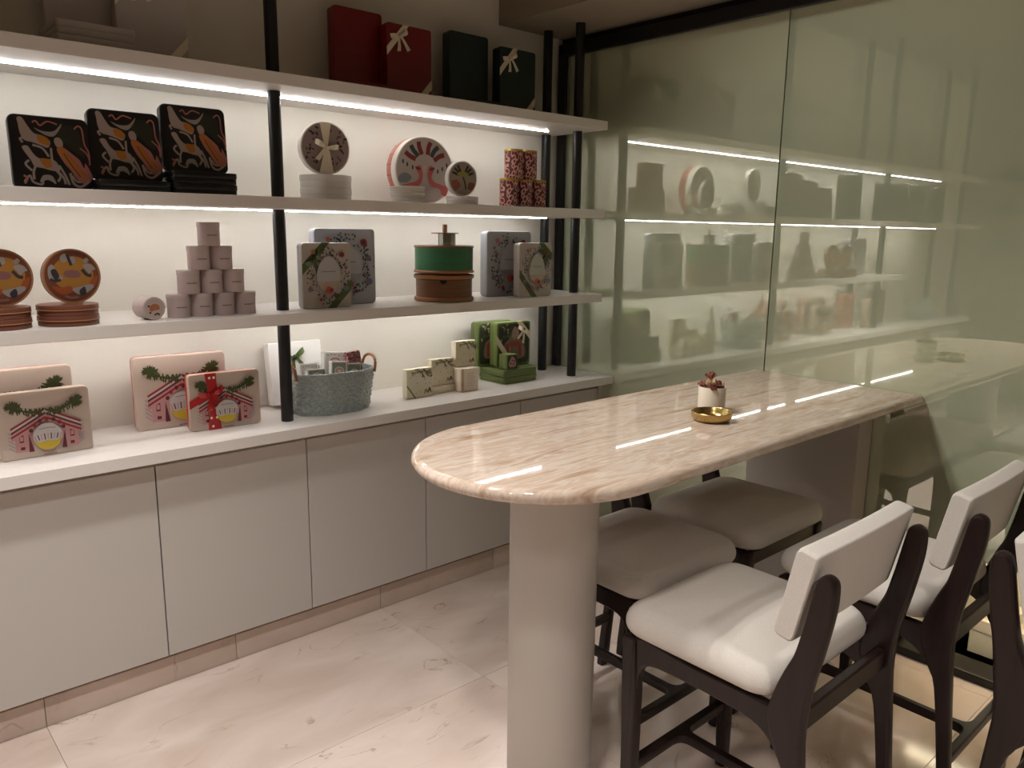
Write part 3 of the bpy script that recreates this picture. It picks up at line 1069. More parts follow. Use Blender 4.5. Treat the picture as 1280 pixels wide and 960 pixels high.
flat_round('round_tin', 'white flat round tin carrying the small yellowish round tin', -0.797, -0.225, ZB, 0.062, 0.032, 'tin_white', 'tin_white', GW)
t = upright_round('round_tin', 'small round tin with yellowish rayed picture standing on a white flat tin', -0.803, -0.235, ZB + 0.0325, 0.066, 0.028, 'tin_white', 'tin_white', math.radians(-6), GW)
sh = [('ell', 0.5, 0.5, 0.46, 0.46, rgb(150, 136, 122), 0, 40)]
for a in (20, 42, 62, 118, 138, 160):
    q = math.radians(a)
    sh.append(('stroke', [(0.5 + 0.14 * math.cos(q), 0.55 + 0.14 * math.sin(q)), (0.5 + 0.38 * math.cos(q), 0.55 + 0.36 * math.sin(q))], 0.07, rgb(54, 40, 40), False))
sh += [('blob', [(0.3, 0.62), (0.5, 0.72), (0.7, 0.62), (0.55, 0.52)], rgb(150, 140, 70)), ('blob', [(0.1, 0.4), (0.3, 0.46), (0.42, 0.3), (0.22, 0.16)], rgb(158, 88, 70)), ('blob', [(0.9, 0.36), (0.72, 0.4), (0.66, 0.24), (0.8, 0.18)], rgb(128, 70, 56)), ('stroke', [(0.5, 0.55), (0.56, 0.4), (0.6, 0.2)], 0.05, rgb(64, 58, 48))]
print_disc(t, 0.066, sh)

# five damask cylinders
GD = 'pink damask canisters on the middle shelf'


def canister(x, y, z, lab):
    t = thing('canister', lab, 'canister', (x, y, z), 0, GD)
    obj('body', lathe([(0, 0), (0.038, 0), (0.0385, 0.002), (0.0385, 0.108), (0.0385, 0.1085), (0, 0.1085)], 32), t, 'damask_paper')
    obj('lid', lathe([(0.0, 0.1086), (0.039, 0.1086), (0.0395, 0.110), (0.0395, 0.1165), (0.0385, 0.118), (0, 0.118)], 32), t, 'gold_lid')


for k in range(3):
    canister(-0.493 + 0.0805 * k, -0.15, ZB, 'pink and red damask canister in the bottom row, ' + ['nearest the round tins', 'between its two neighbours', 'nearest the black post'][k])
for k in range(2):
    canister(-0.468 + 0.0805 * k, -0.15, ZB + 0.1185, 'pink and red damask canister on top of the row, ' + ['nearer the round tins', 'nearer the black post'][k])

# ------------------------------------------------------------------ lower shelf
GR = 'rust round tins on the lower shelf'
for x, lab in ((-2.362, 'beside the end of the frame post, farther from the pyramid'), (-2.196, 'nearer the pyramid of lilac tins')):
    which = 'nearer' if 'nearer' in lab else 'farther from'
    for k in range(2):
        flat_round('round_tin', 'rust brown flat round tin, %s of the pair %s the lilac pyramid' % (['lower', 'upper'][k], which), x, -0.245, ZA + k * 0.0285, 0.0765, 0.028, 'tin_rust', 'tin_rust', GR, 'tin_rust_light')
    t = upright_round('round_tin', 'upright rust round tin with mustard picture, the one %s the lilac pyramid' % which, x + 0.017, -0.248, ZA + 0.058, 0.0735, 0.026, 'tin_rust', 'tin_rust', math.radians(6), GR, 'tin_rust_light')
    mu, lg, dkb, og, li = rgb(160, 112, 46), rgb(146, 140, 136), rgb(52, 46, 52), rgb(150, 74, 36), rgb(128, 88, 84)
    print_disc(t, 0.0735, [('ell', 0.5, 0.5, 0.465, 0.465, rgb(110, 60, 34), 0, 40), ('ell', 0.52, 0.55, 0.36, 0.32, mu, 0, 24),
                           ('blob', [(0.36, 0.58), (0.5, 0.62), (0.64, 0.58), (0.62, 0.48), (0.4, 0.48)], li),
                           ('blob', [(0.10, 0.66), (0.18, 0.72), (0.26, 0.56), (0.34, 0.46), (0.18, 0.40), (0.10, 0.48)], lg),
                           ('blob', [(0.14, 0.60), (0.22, 0.64), (0.28, 0.50), (0.2, 0.44)], dkb), ('stroke', [(0.12, 0.46), (0.2, 0.42), (0.3, 0.44)], 0.05, dkb),
                           ('blob', [(0.32, 0.86), (0.40, 0.92), (0.46, 0.84), (0.40, 0.76), (0.33, 0.78)], lg), ('blob', [(0.48, 0.84), (0.56, 0.86), (0.58, 0.76), (0.50, 0.74)], lg), ('stroke', [(0.44, 0.9), (0.47, 0.8), (0.50, 0.70)], 0.05, dkb),
                           ('blob', [(0.70, 0.70), (0.84, 0.72), (0.92, 0.62), (0.86, 0.60), (0.80, 0.54), (0.76, 0.60)], lg), ('stroke', [(0.68, 0.62), (0.76, 0.52), (0.84, 0.50)], 0.06, dkb), ('stroke', [(0.72, 0.76), (0.80, 0.82)], 0.07, lg),
                           ('blob', [(0.14, 0.32), (0.3, 0.30), (0.45, 0.32), (0.5, 0.22), (0.3, 0.16)], og), ('blob', [(0.82, 0.42), (0.95, 0.5), (0.9, 0.32), (0.78, 0.24)], og),
                           ('blob', [(0.48, 0.26), (0.62, 0.30), (0.82, 0.34), (0.86, 0.28), (0.72, 0.18), (0.58, 0.16)], lg), ('blob', [(0.60, 0.22), (0.70, 0.30), (0.72, 0.18), (0.64, 0.13)], dkb), ('stroke', [(0.34, 0.14), (0.45, 0.10), (0.58, 0.11)], 0.05, li)])

GL = 'pyramid of lilac paper tins'


def lilac_tin(label, loc, rot=None):
    t = thing('paper_tin', label, 'tin', loc, 0, GL)
    if rot:
        t.rotation_euler = rot
    obj('body', lathe([(0, 0), (0.032, 0), (0.0325, 0.002), (0.0325, 0.058), (0, 0.058)], 32), t, 'tin_lilac')
    obj('lid', lathe([(0.0, 0.0565), (0.0335, 0.0565), (0.0337, 0.058), (0.0337, 0.069), (0.0325, 0.0705), (0, 0.0705)], 32), t, 'tin_lilac')
    V = []
    for k in range(13):
        a = -PI / 2 - 0.15 + 0.95 * (k / 12 - 0.35)
        for z in (0.0305, 0.0335):
            V.append((0.0327 * math.cos(a), 0.0327 * math.sin(a), z))
    obj('lettering', mesh(V, [(2 * k, 2 * k + 2, 2 * k + 3, 2 * k + 1) for k in range(12)], 60), t, 'lilac_ink')
    return t


mat('lilac_ink', rgb(112, 96, 96), 0.6)
rows = [['bottom row of the pyramid, touching the lying tin', 'bottom row of the pyramid, second from the lying tin', 'bottom row of the pyramid, third from the lying tin', 'bottom row of the pyramid, nearest the black post'],
        ['second row of the pyramid, on the lying-tin side', 'second row of the pyramid, between its two neighbours', 'second row of the pyramid, on the black post side'],
        ['row of two under the top tin, lying-tin side', 'row of two under the top tin, black post side'], ['single place on the very top of the pyramid']]
for r in range(4):
    for k in range(4 - r):
        lilac_tin('lilac paper tin in the ' + rows[r][k], (-1.8975 + 0.069 * (k + r * 0.5), -0.243, ZA + 0.071 * r))
t = lilac_tin('lilac paper tin lying on its side, picture lid facing out, beside the pyramid', (-1.988, -0.205, ZA + 0.0338), (math.radians(90), 0, math.radians(9)))
p = Print(0.06, 0.06, 'z', 0.0705, 1)
p.ell(0.5, 0.5, 0.45, 0.45, rgb(176, 156, 146), 0, 26)
p.blob([(0.25, 0.55), (0.45, 0.72), (0.7, 0.66), (0.75, 0.45), (0.5, 0.4), (0.3, 0.36)], rgb(150, 92, 58))
for u, v in ((0.62, 0.24), (0.7, 0.2), (0.52, 0.2), (0.22, 0.62), (0.28, 0.3)):
    p.ell(u, v, 0.06, 0.05, rgb(52, 36, 40), 0, 8)
p.build('printed_picture', t)

GF = 'floral tins on the lower shelf'
pale = rgb(178, 178, 182)
t = upright_tin('floral_tin', 'large blue-grey floral tin behind the ribboned tin, next to the lilac pyramid side post', 'tin', -1.278, -0.165, ZA, 0.245, 0.27, 0.045, 0.016, 'tin_grey', 'tin_grey', 0, GF)
print_floral(t, 0.245, 0.27, 3, pale, rgb(150, 150, 158))
t = upright_tin('floral_tin', 'small beige floral tin with green ribbon bow at its top corner, by the post', 'tin', -1.394, -0.240, ZA, 0.185, 0.222, 0.04, 0.014, 'tin_grey', 'tin_beige', 0, GF)
print_floral(t, 0.185, 0.222, 9, rgb(182, 180, 180), rgb(182, 160, 140))
band(t, 'ribbon_green', [(0.0925, 0.098), (0.0925, 0.062), (0.030, 0.0), (-0.002, 0.0)])
band(t, 'ribbon_green', [(-0.0925, 0.115), (-0.0925, 0.150), (-0.02, 0.222), (0.012, 0.222)])
bow(t, 'ribbon_green', -0.048, 0.165, 0.036, 0.7, -0.002)
t = upright_tin('floral_tin', 'large blue-grey floral tin beside the wooden music box', 'tin', -0.525, -0.195, ZA, 0.245, 0.268, 0.045, 0.016, 'tin_grey', 'tin_grey', 0, GF)
print_floral(t, 0.245, 0.268, 5, pale, rgb(150, 140, 150))
t = upright_tin('floral_tin', 'small beige floral tin with dark green bow, nearest the glass wall', 'tin', -0.458, -0.285, ZA, 0.182, 0.222, 0.04, 0.014, 'tin_beige', 'tin_beige', 0, GF)
print_floral(t, 0.182, 0.222, 11, rgb(182, 182, 170), rgb(182, 162, 142))
band(t, 'ribbon_green', [(-0.091, 0.115), (-0.091, 0.080), (-0.022, 0.0), (0.010, 0.0)])
band(t, 'ribbon_green', [(0.091, 0.15), (0.091, 0.18), (0.045, 0.222), (0.015, 0.222)])
bow(t, 'ribbon_green', 0.052, 0.168, 0.036, -0.5, -0.002)

# wooden music box
mb = thing('music_box', 'round wooden music box with green drum, drawer and small mirrored kiosk', 'music box', (-0.872, -0.205, ZA), math.radians(-38))
R = 0.112
obj('base_moulding', lathe([(0, 0), (R, 0), (R + 0.004, 0.004), (R + 0.004, 0.012), (R, 0.017), (0, 0.017)], 56), mb, 'wood_light')
dr = obj('drawer_case', lathe([(0, 0.016), (R - 0.003, 0.016), (R - 0.003, 0.086), (0, 0.086)], 56), mb, 'wood_box')
V, F = [], []
for k in range(25):
    a = -PI / 2 - 0.95 + 1.9 * k / 24
    dx = abs(k - 12) / 12 * 0.95
    top = 0.082 - (0.014 * math.sqrt(max(0, 1 - (dx / 0.12) ** 2)) if dx < 0.12 else 0)
    for rr_, z in ((R - 0.0035, 0.019), (R - 0.0005, 0.019), (R - 0.0005, top), (R - 0.0035, top)):
        V.append((rr_ * math.cos(a), rr_ * math.sin(a), z))
for k in range(24):
    for j in range(4):
        F.append((4 * k + j, 4 * k + 4 + j, 4 * k + 4 + (j + 1) % 4, 4 * k + (j + 1) % 4))
F += [(0, 1, 2, 3), (96, 97, 98, 99)]
d = obj('drawer_front', mesh(V, F, 40), mb, 'wood_box')
V = [((R - 0.0002) * math.sin(q * 0.12) * 1.0, -(R - 0.0002) * math.cos(q * 0.12), 0.082 - 0.0135 * math.sqrt(max(0, 1 - q * q))) for q in [-1 + 2 * k / 12 for k in range(13)]] + [((R - 0.0002) * math.sin(q * 0.12), -(R - 0.0002) * math.cos(q * 0.12), 0.0825) for q in (1, 0, -1)]
obj('finger_notch', mesh(V, [tuple(range(len(V)))], 0), d, 'gap_dark')
obj('upper_moulding', lathe([(0, 0.0855), (R, 0.0855), (R + 0.005, 0.089), (R + 0.005, 0.098), (R, 0.102), (0, 0.102)], 56), mb, 'wood_light')
obj('drum_foot', lathe([(0, 0.104), (R - 0.02, 0.104), (R - 0.02, 0.108), (R + 0.004, 0.109), (R + 0.005, 0.114), (R, 0.119), (0, 0.119)], 56), mb, 'wood_light')
obj('drum', lathe([(0, 0.118), (R, 0.118), (R, 0.204), (0, 0.204)], 56), mb, 'drum_green')
obj('drum_top', lathe([(0, 0.203), (R + 0.003, 0.203), (R + 0.004, 0.206), (R + 0.002, 0.2105), (0, 0.2105)], 56), mb, 'wood_box')
ki = obj('kiosk', lathe([(0.0, 0.210), (0.030, 0.210), (0.030, 0.2555), (0, 0.2555)], 6, smooth=20), mb, 'mirror_facet', (0.012, 0, 0))
for k in range(4):
    a = PI / 4 + k * PI / 2
    obj('rod', lathe([(0.001, 0.210), (0.001, 0.2555)], 8), ki, 'wood_box', (0.045 * math.cos(a), 0.045 * math.sin(a), 0))
obj('kiosk_roof', lathe([(0, 0.255), (0.052, 0.255), (0.053, 0.257), (0.052, 0.259), (0, 0.2595)], 32), mb, 'wood_box', (0.004, 0, 0))
obj('knob', lathe([(0, 0.259), (0.0095, 0.259), (0.0095, 0.288), (0.008, 0.290), (0, 0.290)], 20), mb, 'wood_light', (0.004, 0, 0))

# ------------------------------------------------------------------ counter goods
GP = 'pink house tins on the counter'
t = upright_tin('house_tin', 'large pinkish house-picture tin partly hidden behind a smaller plain-edged one', 'tin', -2.315, -0.085, ZC, 0.295, 0.243, 0.045, 0.014, 'tin_pink_side', 'tin_pink', 0, GP)
print_house(t, 0.295, 0.243)
t = upright_tin('house_tin', 'small pinkish house-picture tin without ribbon, in front of a large one', 'tin', -2.265, -0.178, ZC, 0.237, 0.190, 0.04, 0.013, 'tin_pink', 'tin_pink', math.radians(2), GP)
print_house(t, 0.237, 0.190)
t = upright_tin('house_tin', 'large house-picture tin with salmon sides behind the red-ribboned tin', 'tin', -1.845, -0.072, ZC, 0.29, 0.240, 0.045, 0.014, 'tin_pink_side', 'tin_pink', math.radians(-3), GP)
print_house(t, 0.29, 0.240)
t = upright_tin('house_tin', 'small house-picture tin tied with a red dotted ribbon and bow', 'tin', -1.745, -0.178, ZC, 0.232, 0.186, 0.04, 0.013, 'ribbon_red', 'tin_pink', math.radians(-3), GP)
print_house(t, 0.232, 0.186)
b1 = band(t, 'ribbon_red', [(-0.060, 0.0), (-0.018, 0.0), (-0.026, 0.10), (-0.028, 0.1865), (-0.064, 0.1865), (-0.052, 0.10)], y=-0.0035, t=0.001)
b2 = band(t, 'ribbon_red', [(-0.116, 0.075), (-0.116, 0.102), (-0.045, 0.135), (-0.045, 0.108)], y=-0.004, t=0.001)
bow(t, 'ribbon_red', -0.044, 0.118, 0.040, 0.25, -0.004)
for u, v in ((-0.05, 0.172), (-0.036, 0.172), (-0.05, 0.07), (-0.034, 0.072), (-0.05, 0.04), (-0.032, 0.04), (-0.046, 0.012)):
    obj('dot', rprism(circ_shape(0.0042, 12), -0.0058, -0.005, 'y', 0.0002, (u, v)), t, 'paper_cream')

# white gift box leaning at the wall behind the basket
t = upright_tin('gift_box', 'white gift box with pale green bow leaning behind the woven basket', 'box', -1.412, -0.040, ZC + 0.014, 0.205, 0.228, 0.05, 0.004, 'paper_white', 'paper_white', math.radians(-2), None, math.radians(-8))
bow(t, 'ribbon_green', -0.008, 0.172, 0.045, 0.3, -0.002)


def basket_ring(t):
    """rounded octagon-like plan at height fraction t"""
    a = 0.140 + 0.018 * t
    b = 0.086 + 0.010 * t
    return a, b


def make_basket():
    t = thing('basket', 'grey-green woven oval basket filled with small boxes, with rattan handles', 'basket', (-1.345, -0.152, ZC), 0)
    n, m = 168, 40
    V, F = [], []

    def pt(k, z, inset, weave):
        a, b = basket_ring(z)
        ch = 0.052
        P8 = [(a, b - ch), (a - ch * 1.5, b), (-a + ch * 1.5, b), (-a, b - ch), (-a, -b + ch), (-a + ch * 1.5, -b), (a - ch * 1.5, -b), (a, -b + ch)]
        P8 = fillet([(x_ - math.copysign(inset, x_), y_ - math.copysign(inset, y_)) for x_, y_ in P8], 0.03, 3)
        cum = [0.0]
        for i_ in range(len(P8)):
            A_, B_ = P8[i_], P8[(i_ + 1) % len(P8)]
            cum.append(cum[-1] + math.hypot(B_[0] - A_[0], B_[1] - A_[1]))
        d_ = cum[-1] * k / n
        i_ = max(q_ for q_ in range(len(P8)) if cum[q_] <= d_ + 1e-9)
        A_, B_ = P8[i_], P8[(i_ + 1) % len(P8)]
        f_ = (d_ - cum[i_]) / max(cum[i_ + 1] - cum[i_], 1e-6)
        x, y = A_[0] + (B_[0] - A_[0]) * f_, A_[1] + (B_[1] - A_[1]) * f_
        if weave:
            i, j = k / n * 56, z * 10
            f = max(0.0, math.sin(PI * (i + math.floor(j) % 2)) * 1.0) if False else 0
            u, v = (i + j) % 2 - 1, (i - j) % 2 - 1
            f = (1 - abs(u)) * (1 - abs(v)) ** 0.5
            x *= 1 + 0.05 * f
            y *= 1 + 0.05 * f
        return (x, y, 0.148 * z)
    for j in range(m + 1):
        for k in range(n):
            V.append(pt(k, j / m, 0, 0 < j < m))
    for j in (m, 4):
        for k in range(n):
            V.append(pt(k, j / m, 0.006, False))
    R_ = m + 3
    for j in range(R_ - 1):
        for k in range(n):
            F.append((j * n + k, j * n + (k + 1) % n, (j + 1) * n + (k + 1) % n, (j + 1) * n + k))
    F.append(tuple(range(n)))
    F.append(tuple((R_ - 1) * n + k for k in range(n)))
    obj('weave', mesh(V, F, 12), t, 'basket_rope')
    a, b = basket_ring(1)
    rim = [pt(k % n, 1.0, 0.001, False) for k in range(0, n + 1, 3)]
    obj('rim', tube(rim, 0.003, 8), t, 'basket_rope')
    for sg in (-1, 1):
        P = smooth_pts([(sg * 0.156, -0.045, 0.130), (sg * 0.162, -0.042, 0.165), (sg * 0.166, -0.020, 0.186), (sg * 0.166, 0.020, 0.186), (sg * 0.162, 0.042, 0.165), (sg * 0.156, 0.045, 0.130)], 4, False)
        obj('handle', tube(P, 0.0055, 8), t, 'rattan')
    return t


make_basket()


def small_box(label, x, y, z, w, h, d, mb_, ml, rot, motif, name='small_box'):
    t = thing(name, label, 'box', (x, y, z), 0, 'small boxes in the basket')
    t.rotation_euler = rot
    obj('base', box_me(-w / 2, w / 2, 0.35 * d, d, 0, h, 0.0015, 1), t, mb_)
    obj('lid', box_me(-w / 2 - 0.001, w / 2 + 0.001, 0, 0.4 * d, -0.001, h + 0.001, 0.0015, 1), t, ml)
    p = Print(w, h, 'y', 0, -1, (0, h / 2))
    if motif == 'damask':
        p.rect(0.05, 0.95, 0.03, 0.97, rgb(150, 96, 96))
        rnd_ = random.Random(1)
        for k in range(26):
            p.ell(rnd_.uniform(.15, .85), rnd_.uniform(.1, .9), 0.09, 0.06, rnd_.choice([rgb(112, 28, 40), rgb(206, 160, 150), rgb(70, 46, 50)]), 0, 8)
    else:
        c = {'grey': rgb(150, 156, 146), 'green': rgb(132, 142, 120), 'pale': rgb(206, 204, 194)}[motif]
        p.rect(0.06, 0.94, 0.05, 0.95, c)
        p.ell(0.5, 0.66, 0.33, 0.26, rgb(220, 210, 204), 0, 20)
        p.ell(0.5, 0.66, 0.24, 0.18, rgb(196, 150, 146), 0, 16)
        p.ell(0.5, 0.66, 0.16, 0.10, rgb(226, 214, 206), 0, 14)
        p.stroke([(0.38, 0.58), (0.62, 0.58)], 0.05, rgb(160, 52, 58), False)
        for k in range(10):
            p.leaf(0.14 + 0.72 * (k % 5) / 4, 0.88 if k < 5 else 0.12, 0.08, 0.02, k * 1.3, rgb(92, 104, 82))
    p.build('printed_picture', t)
    return t


bx, by, bz = -1.345, -0.145, ZC + 0.010
small_box('pale grey picture box leaning lowest inside the basket, beside the post', bx - 0.072, by - 0.056, bz + 0.062, 0.070, 0.092, 0.026, 'paper_white', 'paper_white', (math.radians(-14), 0, math.radians(-4)), 'grey')
small_box('white box with grey picture standing tilted at the basket middle', bx + 0.002, by - 0.062, bz + 0.072, 0.058, 0.102, 0.026, 'paper_white', 'paper_white', (math.radians(-8), math.radians(5), math.radians(-6)), 'grey')
small_box('pale box with round red emblem standing highest in the basket', bx + 0.030, by + 0.018, bz + 0.090, 0.088, 0.106, 0.032, 'paper_white', 'paper_white', (math.radians(-6), math.radians(5), math.radians(-6)), 'pale')
small_box('greenish box with round emblem in front of the highest box in basket', bx + 0.066, by - 0.062, bz + 0.060, 0.054, 0.100, 0.028, 'paper_white', 'tin_beige', (math.radians(-8), math.radians(3), math.radians(-4)), 'green')
small_box('dark red damask box standing by the basket handle', bx + 0.104, by - 0.020, bz + 0.080, 0.050, 0.116, 0.030, 'damask_paper', 'damask_paper', (math.radians(-4), math.radians(-6), math.radians(-8)), 'damask')
small_box('white plain box lying at the post end of the basket', bx - 0.072, by + 0.004, bz + 0.066, 0.07, 0.10, 0.030, 'paper_white', 'paper_white', (math.radians(-8), 0, 0), 'pale')


# cream botanical boxes
def print_botanic(t, w, h):
    p = Print(w, h, 'y', 0.0, -1, (0, h / 2))
    p.rect(0.03, 0.97, 0.03, 0.97, rgb(230, 222, 196))
    ol, bl, br_ = rgb(128, 118, 62), rgb(96, 98, 84), rgb(120, 92, 56)
    for s in ([(0.2, 0.82), (0.45, 0.90), (0.9, 0.86)], [(0.35, 0.98), (0.55, 0.86), (0.62, 0.72)], [(0.6, 0.97), (0.75, 0.82), (0.95, 0.70)]):
        p.stroke(s, 0.02, ol)
        for q in smooth_pts(s, 4, False):
            p.leaf(q[0], q[1], 0.09, 0.014, q[0] * 9, ol)
            p.leaf(q[0], q[1], 0.08, 0.012, q[1] * 11 + 2, bl)
    for u, v in ((0.12, 0.7), (0.16, 0.3), (0.35, 0.5), (0.5, 0.22), (0.3, 0.18), (0.85, 0.5), (0.7, 0.44), (0.62, 0.62)):
        p.leaf(u, v, 0.05, 0.012, u * 20, bl)
    p.build('printed_picture', t)
    p = Print(w, h, 'y', -0.0006, -1, (0, h / 2))
    p.stroke([(0.66, 0.12), (0.72, 0.26), (0.78, 0.14), (0.86, 0.30), (0.92, 0.14)], 0.035, br_)
    p.build('printed_emblem', t)


GC = 'cream botanical boxes on the counter'
t = upright_tin('cream_box', 'cream botanical box standing on the counter, lowest of the stepped three', 'box', -0.972, -0.180, ZC, 0.124, 0.116, 0.034, 0.003, 'paper_cream', 'paper_cream', 0, GC)
print_botanic(t, 0.124, 0.116)
band(t, 'ribbon_green', [(-0.062, 0.055), (-0.062, 0.048), (-0.026, 0.0), (-0.020, 0.0)])
bow(t, 'paper_card', 0.05, 0.088, 0.014, 0.4, -0.002)
flat_tin('cream_box', 'cream box lying flat as a step under the middle botanical box', 'box', -0.842, -0.130, ZC, 0.118, 0.07, 0.030, 0.003, 'paper_cream', 'paper_card', 0, GC)
t = upright_tin('cream_box', 'cream botanical box standing on the flat box, middle of the stepped three', 'box', -0.842, -0.155, ZC + 0.0305, 0.112, 0.108, 0.034, 0.003, 'paper_cream', 'paper_cream', 0, GC)
print_botanic(t, 0.112, 0.108)
bow(t, 'paper_card', 0.05, 0.088, 0.014, 0.4, -0.002)
t = upright_tin('cream_box', 'cream box turned text side out, carrying the highest botanical box', 'box', -0.742, -0.205, ZC, 0.092, 0.096, 0.10, 0.003, 'paper_cream', 'paper_card', 0, GC)
p = Print(0.092, 0.096, 'y', 0.0, -1, (0, 0.048))
p.rect(0.02, 0.16, 0.0, 1.0, rgb(196, 168, 130))
for k in range(7):
    p.rect(0.34, 0.34 + 0.5 * (0.7 + 0.3 * ((k * 37) % 5) / 4), 0.24 + 0.09 * k, 0.255 + 0.09 * k, rgb(176, 160, 140))
p.build('printed_text', t)
t = upright_tin('cream_box', 'cream botanical box standing highest, on the text-sided box', 'box', -0.728, -0.160, ZC + 0.0965, 0.104, 0.106, 0.034, 0.003, 'paper_cream', 'paper_cream', 0, GC)
print_botanic(t, 0.104, 0.106)
bow(t, 'ribbon_green', 0.05, 0.085, 0.014, 0.4, -0.002)


# green tins
def print_garden(t, w, h):
    p = Print(w, h, 'y', 0.0, -1, (0, h / 2))
    p.shape([(0.5 + a / w * 0.9, 0.5 + b / h * 0.9) for a, b in rr(w, h, 0.02)], rgb(40, 46, 30))
    p.blob([(0.2, 0.2), (0.22, 0.5), (0.35, 0.62), (0.5, 0.84), (0.66, 0.62), (0.8, 0.5), (0.84, 0.2), (0.5, 0.16)], rgb(124, 104, 86))
    p.blob([(0.42, 0.66), (0.5, 0.88), (0.62, 0.84), (0.64, 0.68)], rgb(168, 140, 120))
    p.blob([(0.25, 0.48), (0.4, 0.56), (0.6, 0.56), (0.78, 0.48), (0.74, 0.44), (0.3, 0.44)], rgb(150, 70, 58))
    for u in (0.3, 0.68):
        p.stroke([(u, 0.46), (u + 0.01, 0.22)], 0.07, rgb(150, 52, 46), False)
        p.stroke([(u + 0.08, 0.46), (u + 0.09, 0.22)], 0.03, rgb(180, 120, 100), False)
    rnd_ = random.Random(8)
    for k in range(24):
        p.leaf(rnd_.uniform(.08, .9), rnd_.uniform(.6, .93), 0.09, 0.025, rnd_.uniform(0, 6), rnd_.choice([rgb(62, 78, 40), rgb(90, 92, 56), rgb(150, 138, 112)]))
    p.build('printed_picture', t)


GG = 'green garden tins on the counter'
for k in range(2):
    flat_tin('green_tin', 'olive green flat tin, %s of the two under the upright green tins' % ['lower', 'upper'][k], 'tin', -0.444, -0.105, ZC + 0.0305 * k, 0.20, 0.17, 0.030, 0.014, 'tin_green', 'tin_green', 0, GG)
t = upright_tin('green_tin', 'upright olive green picture tin standing behind the ribboned green tin', 'tin', -0.478, -0.05, ZC + 0.0612, 0.196, 0.196, 0.05, 0.014, 'tin_green', 'tin_green', 0, GG)
print_garden(t, 0.196, 0.196)
t = upright_tin('green_tin', 'upright olive green picture tin with cream ribbon on two flat tins', 'tin', -0.425, -0.118, ZC + 0.0612, 0.196, 0.196, 0.05, 0.014, 'tin_green', 'tin_green', 0, GG)
print_garden(t, 0.196, 0.196)
band(t, 'ribbon_cream', [(-0.098, 0.14), (-0.098, 0.105), (-0.02, 0.0), (0.012, 0.0)])
band(t, 'ribbon_cream', [(0.098, 0.11), (0.098, 0.14), (0.045, 0.196), (0.015, 0.196)])
bow(t, 'ribbon_cream', 0.052, 0.15, 0.036, -0.4, -0.003)
t = upright_tin('green_tin', 'tiny olive green cube tin standing before the ribboned green tin', 'tin', -0.492, -0.185, ZC + 0.0612, 0.062, 0.066, 0.055, 0.006, 'tin_green', 'tin_green', 0, GG)
p = Print(0.062, 0.066, 'y', 0.0, -1, (0, 0.033))
p.shape([(0.5 + a * 0.86, 0.5 + b * 0.86) for a, b in rr(1, 1, 0.12)], rgb(52, 54, 38))
p.blob([(0.2, 0.2), (0.24, 0.6), (0.5, 0.86), (0.78, 0.6), (0.8, 0.2)], rgb(178, 140, 130))
for u, v in ((0.35, 0.4), (0.6, 0.35), (0.5, 0.6), (0.68, 0.55)):
    p.ell(u, v, 0.07, 0.07, rgb(128, 56, 62), 0, 8)
p.build('printed_picture', t)


# ------------------------------------------------------------------ top shelf gift sets
def gift_set(word, m, x0, xf, yb_, h, w, nflat, bow_m, xflat, wflat):
    g = word + ' gift boxes on the top shelf'
    z = ZT
    for k in range(nflat):
        flat_tin('gift_box', '%s flat gift box lying on the top shelf%s' % (word, '' if nflat == 1 else (', lower of the pair' if k == 0 else ', upper of the pair')), 'box', xflat, yb_ - 0.005, z, wflat, 0.20, 0.036, 0.010, m, m, 0, g)
        z += 0.0365
    upright_tin('gift_box', '%s plain gift box standing upright on the flat %s box' % (word, word), 'box', x0, yb_ + 0.03, z, w, h, 0.05, 0.012, m, m, 0, g)
    t = upright_tin('gift_box', '%s gift box with a cream ribbon and bow on the top shelf' % word, 'box', xf, yb_ - 0.03, ZT, w, h, 0.05, 0.012, m, m, 0, g)
    s = w / 0.2
    band(t, bow_m, [(w / 2, 0.095 * s), (w / 2, 0.060 * s), (w / 2 - 0.055 * s, 0.0), (w / 2 - 0.085 * s, 0.0)])
    band(t, bow_m, [(-w / 2, h - 0.115 * s), (-w / 2, h - 0.085 * s), (-0.028 * s, h), (-0.002, h)])
    bow(t, bow_m, -w / 2 + 0.055 * s, h - 0.045 * s, 0.040 * s, 0.35, -0.002)


gift_set('grey', 'box_grey', -2.055, -1.888, -0.13, 0.262, 0.198, 2, 'ribbon_cream', -2.06, 0.20)
gift_set('red', 'box_red', -1.147, -0.969, -0.10, 0.268, 0.198, 1, 'ribbon_cream', -1.16, 0.23)
gift_set('dark green', 'box_green', -0.641, -0.432, -0.10, 0.268, 0.198, 1, 'ribbon_cream', -0.65, 0.21)

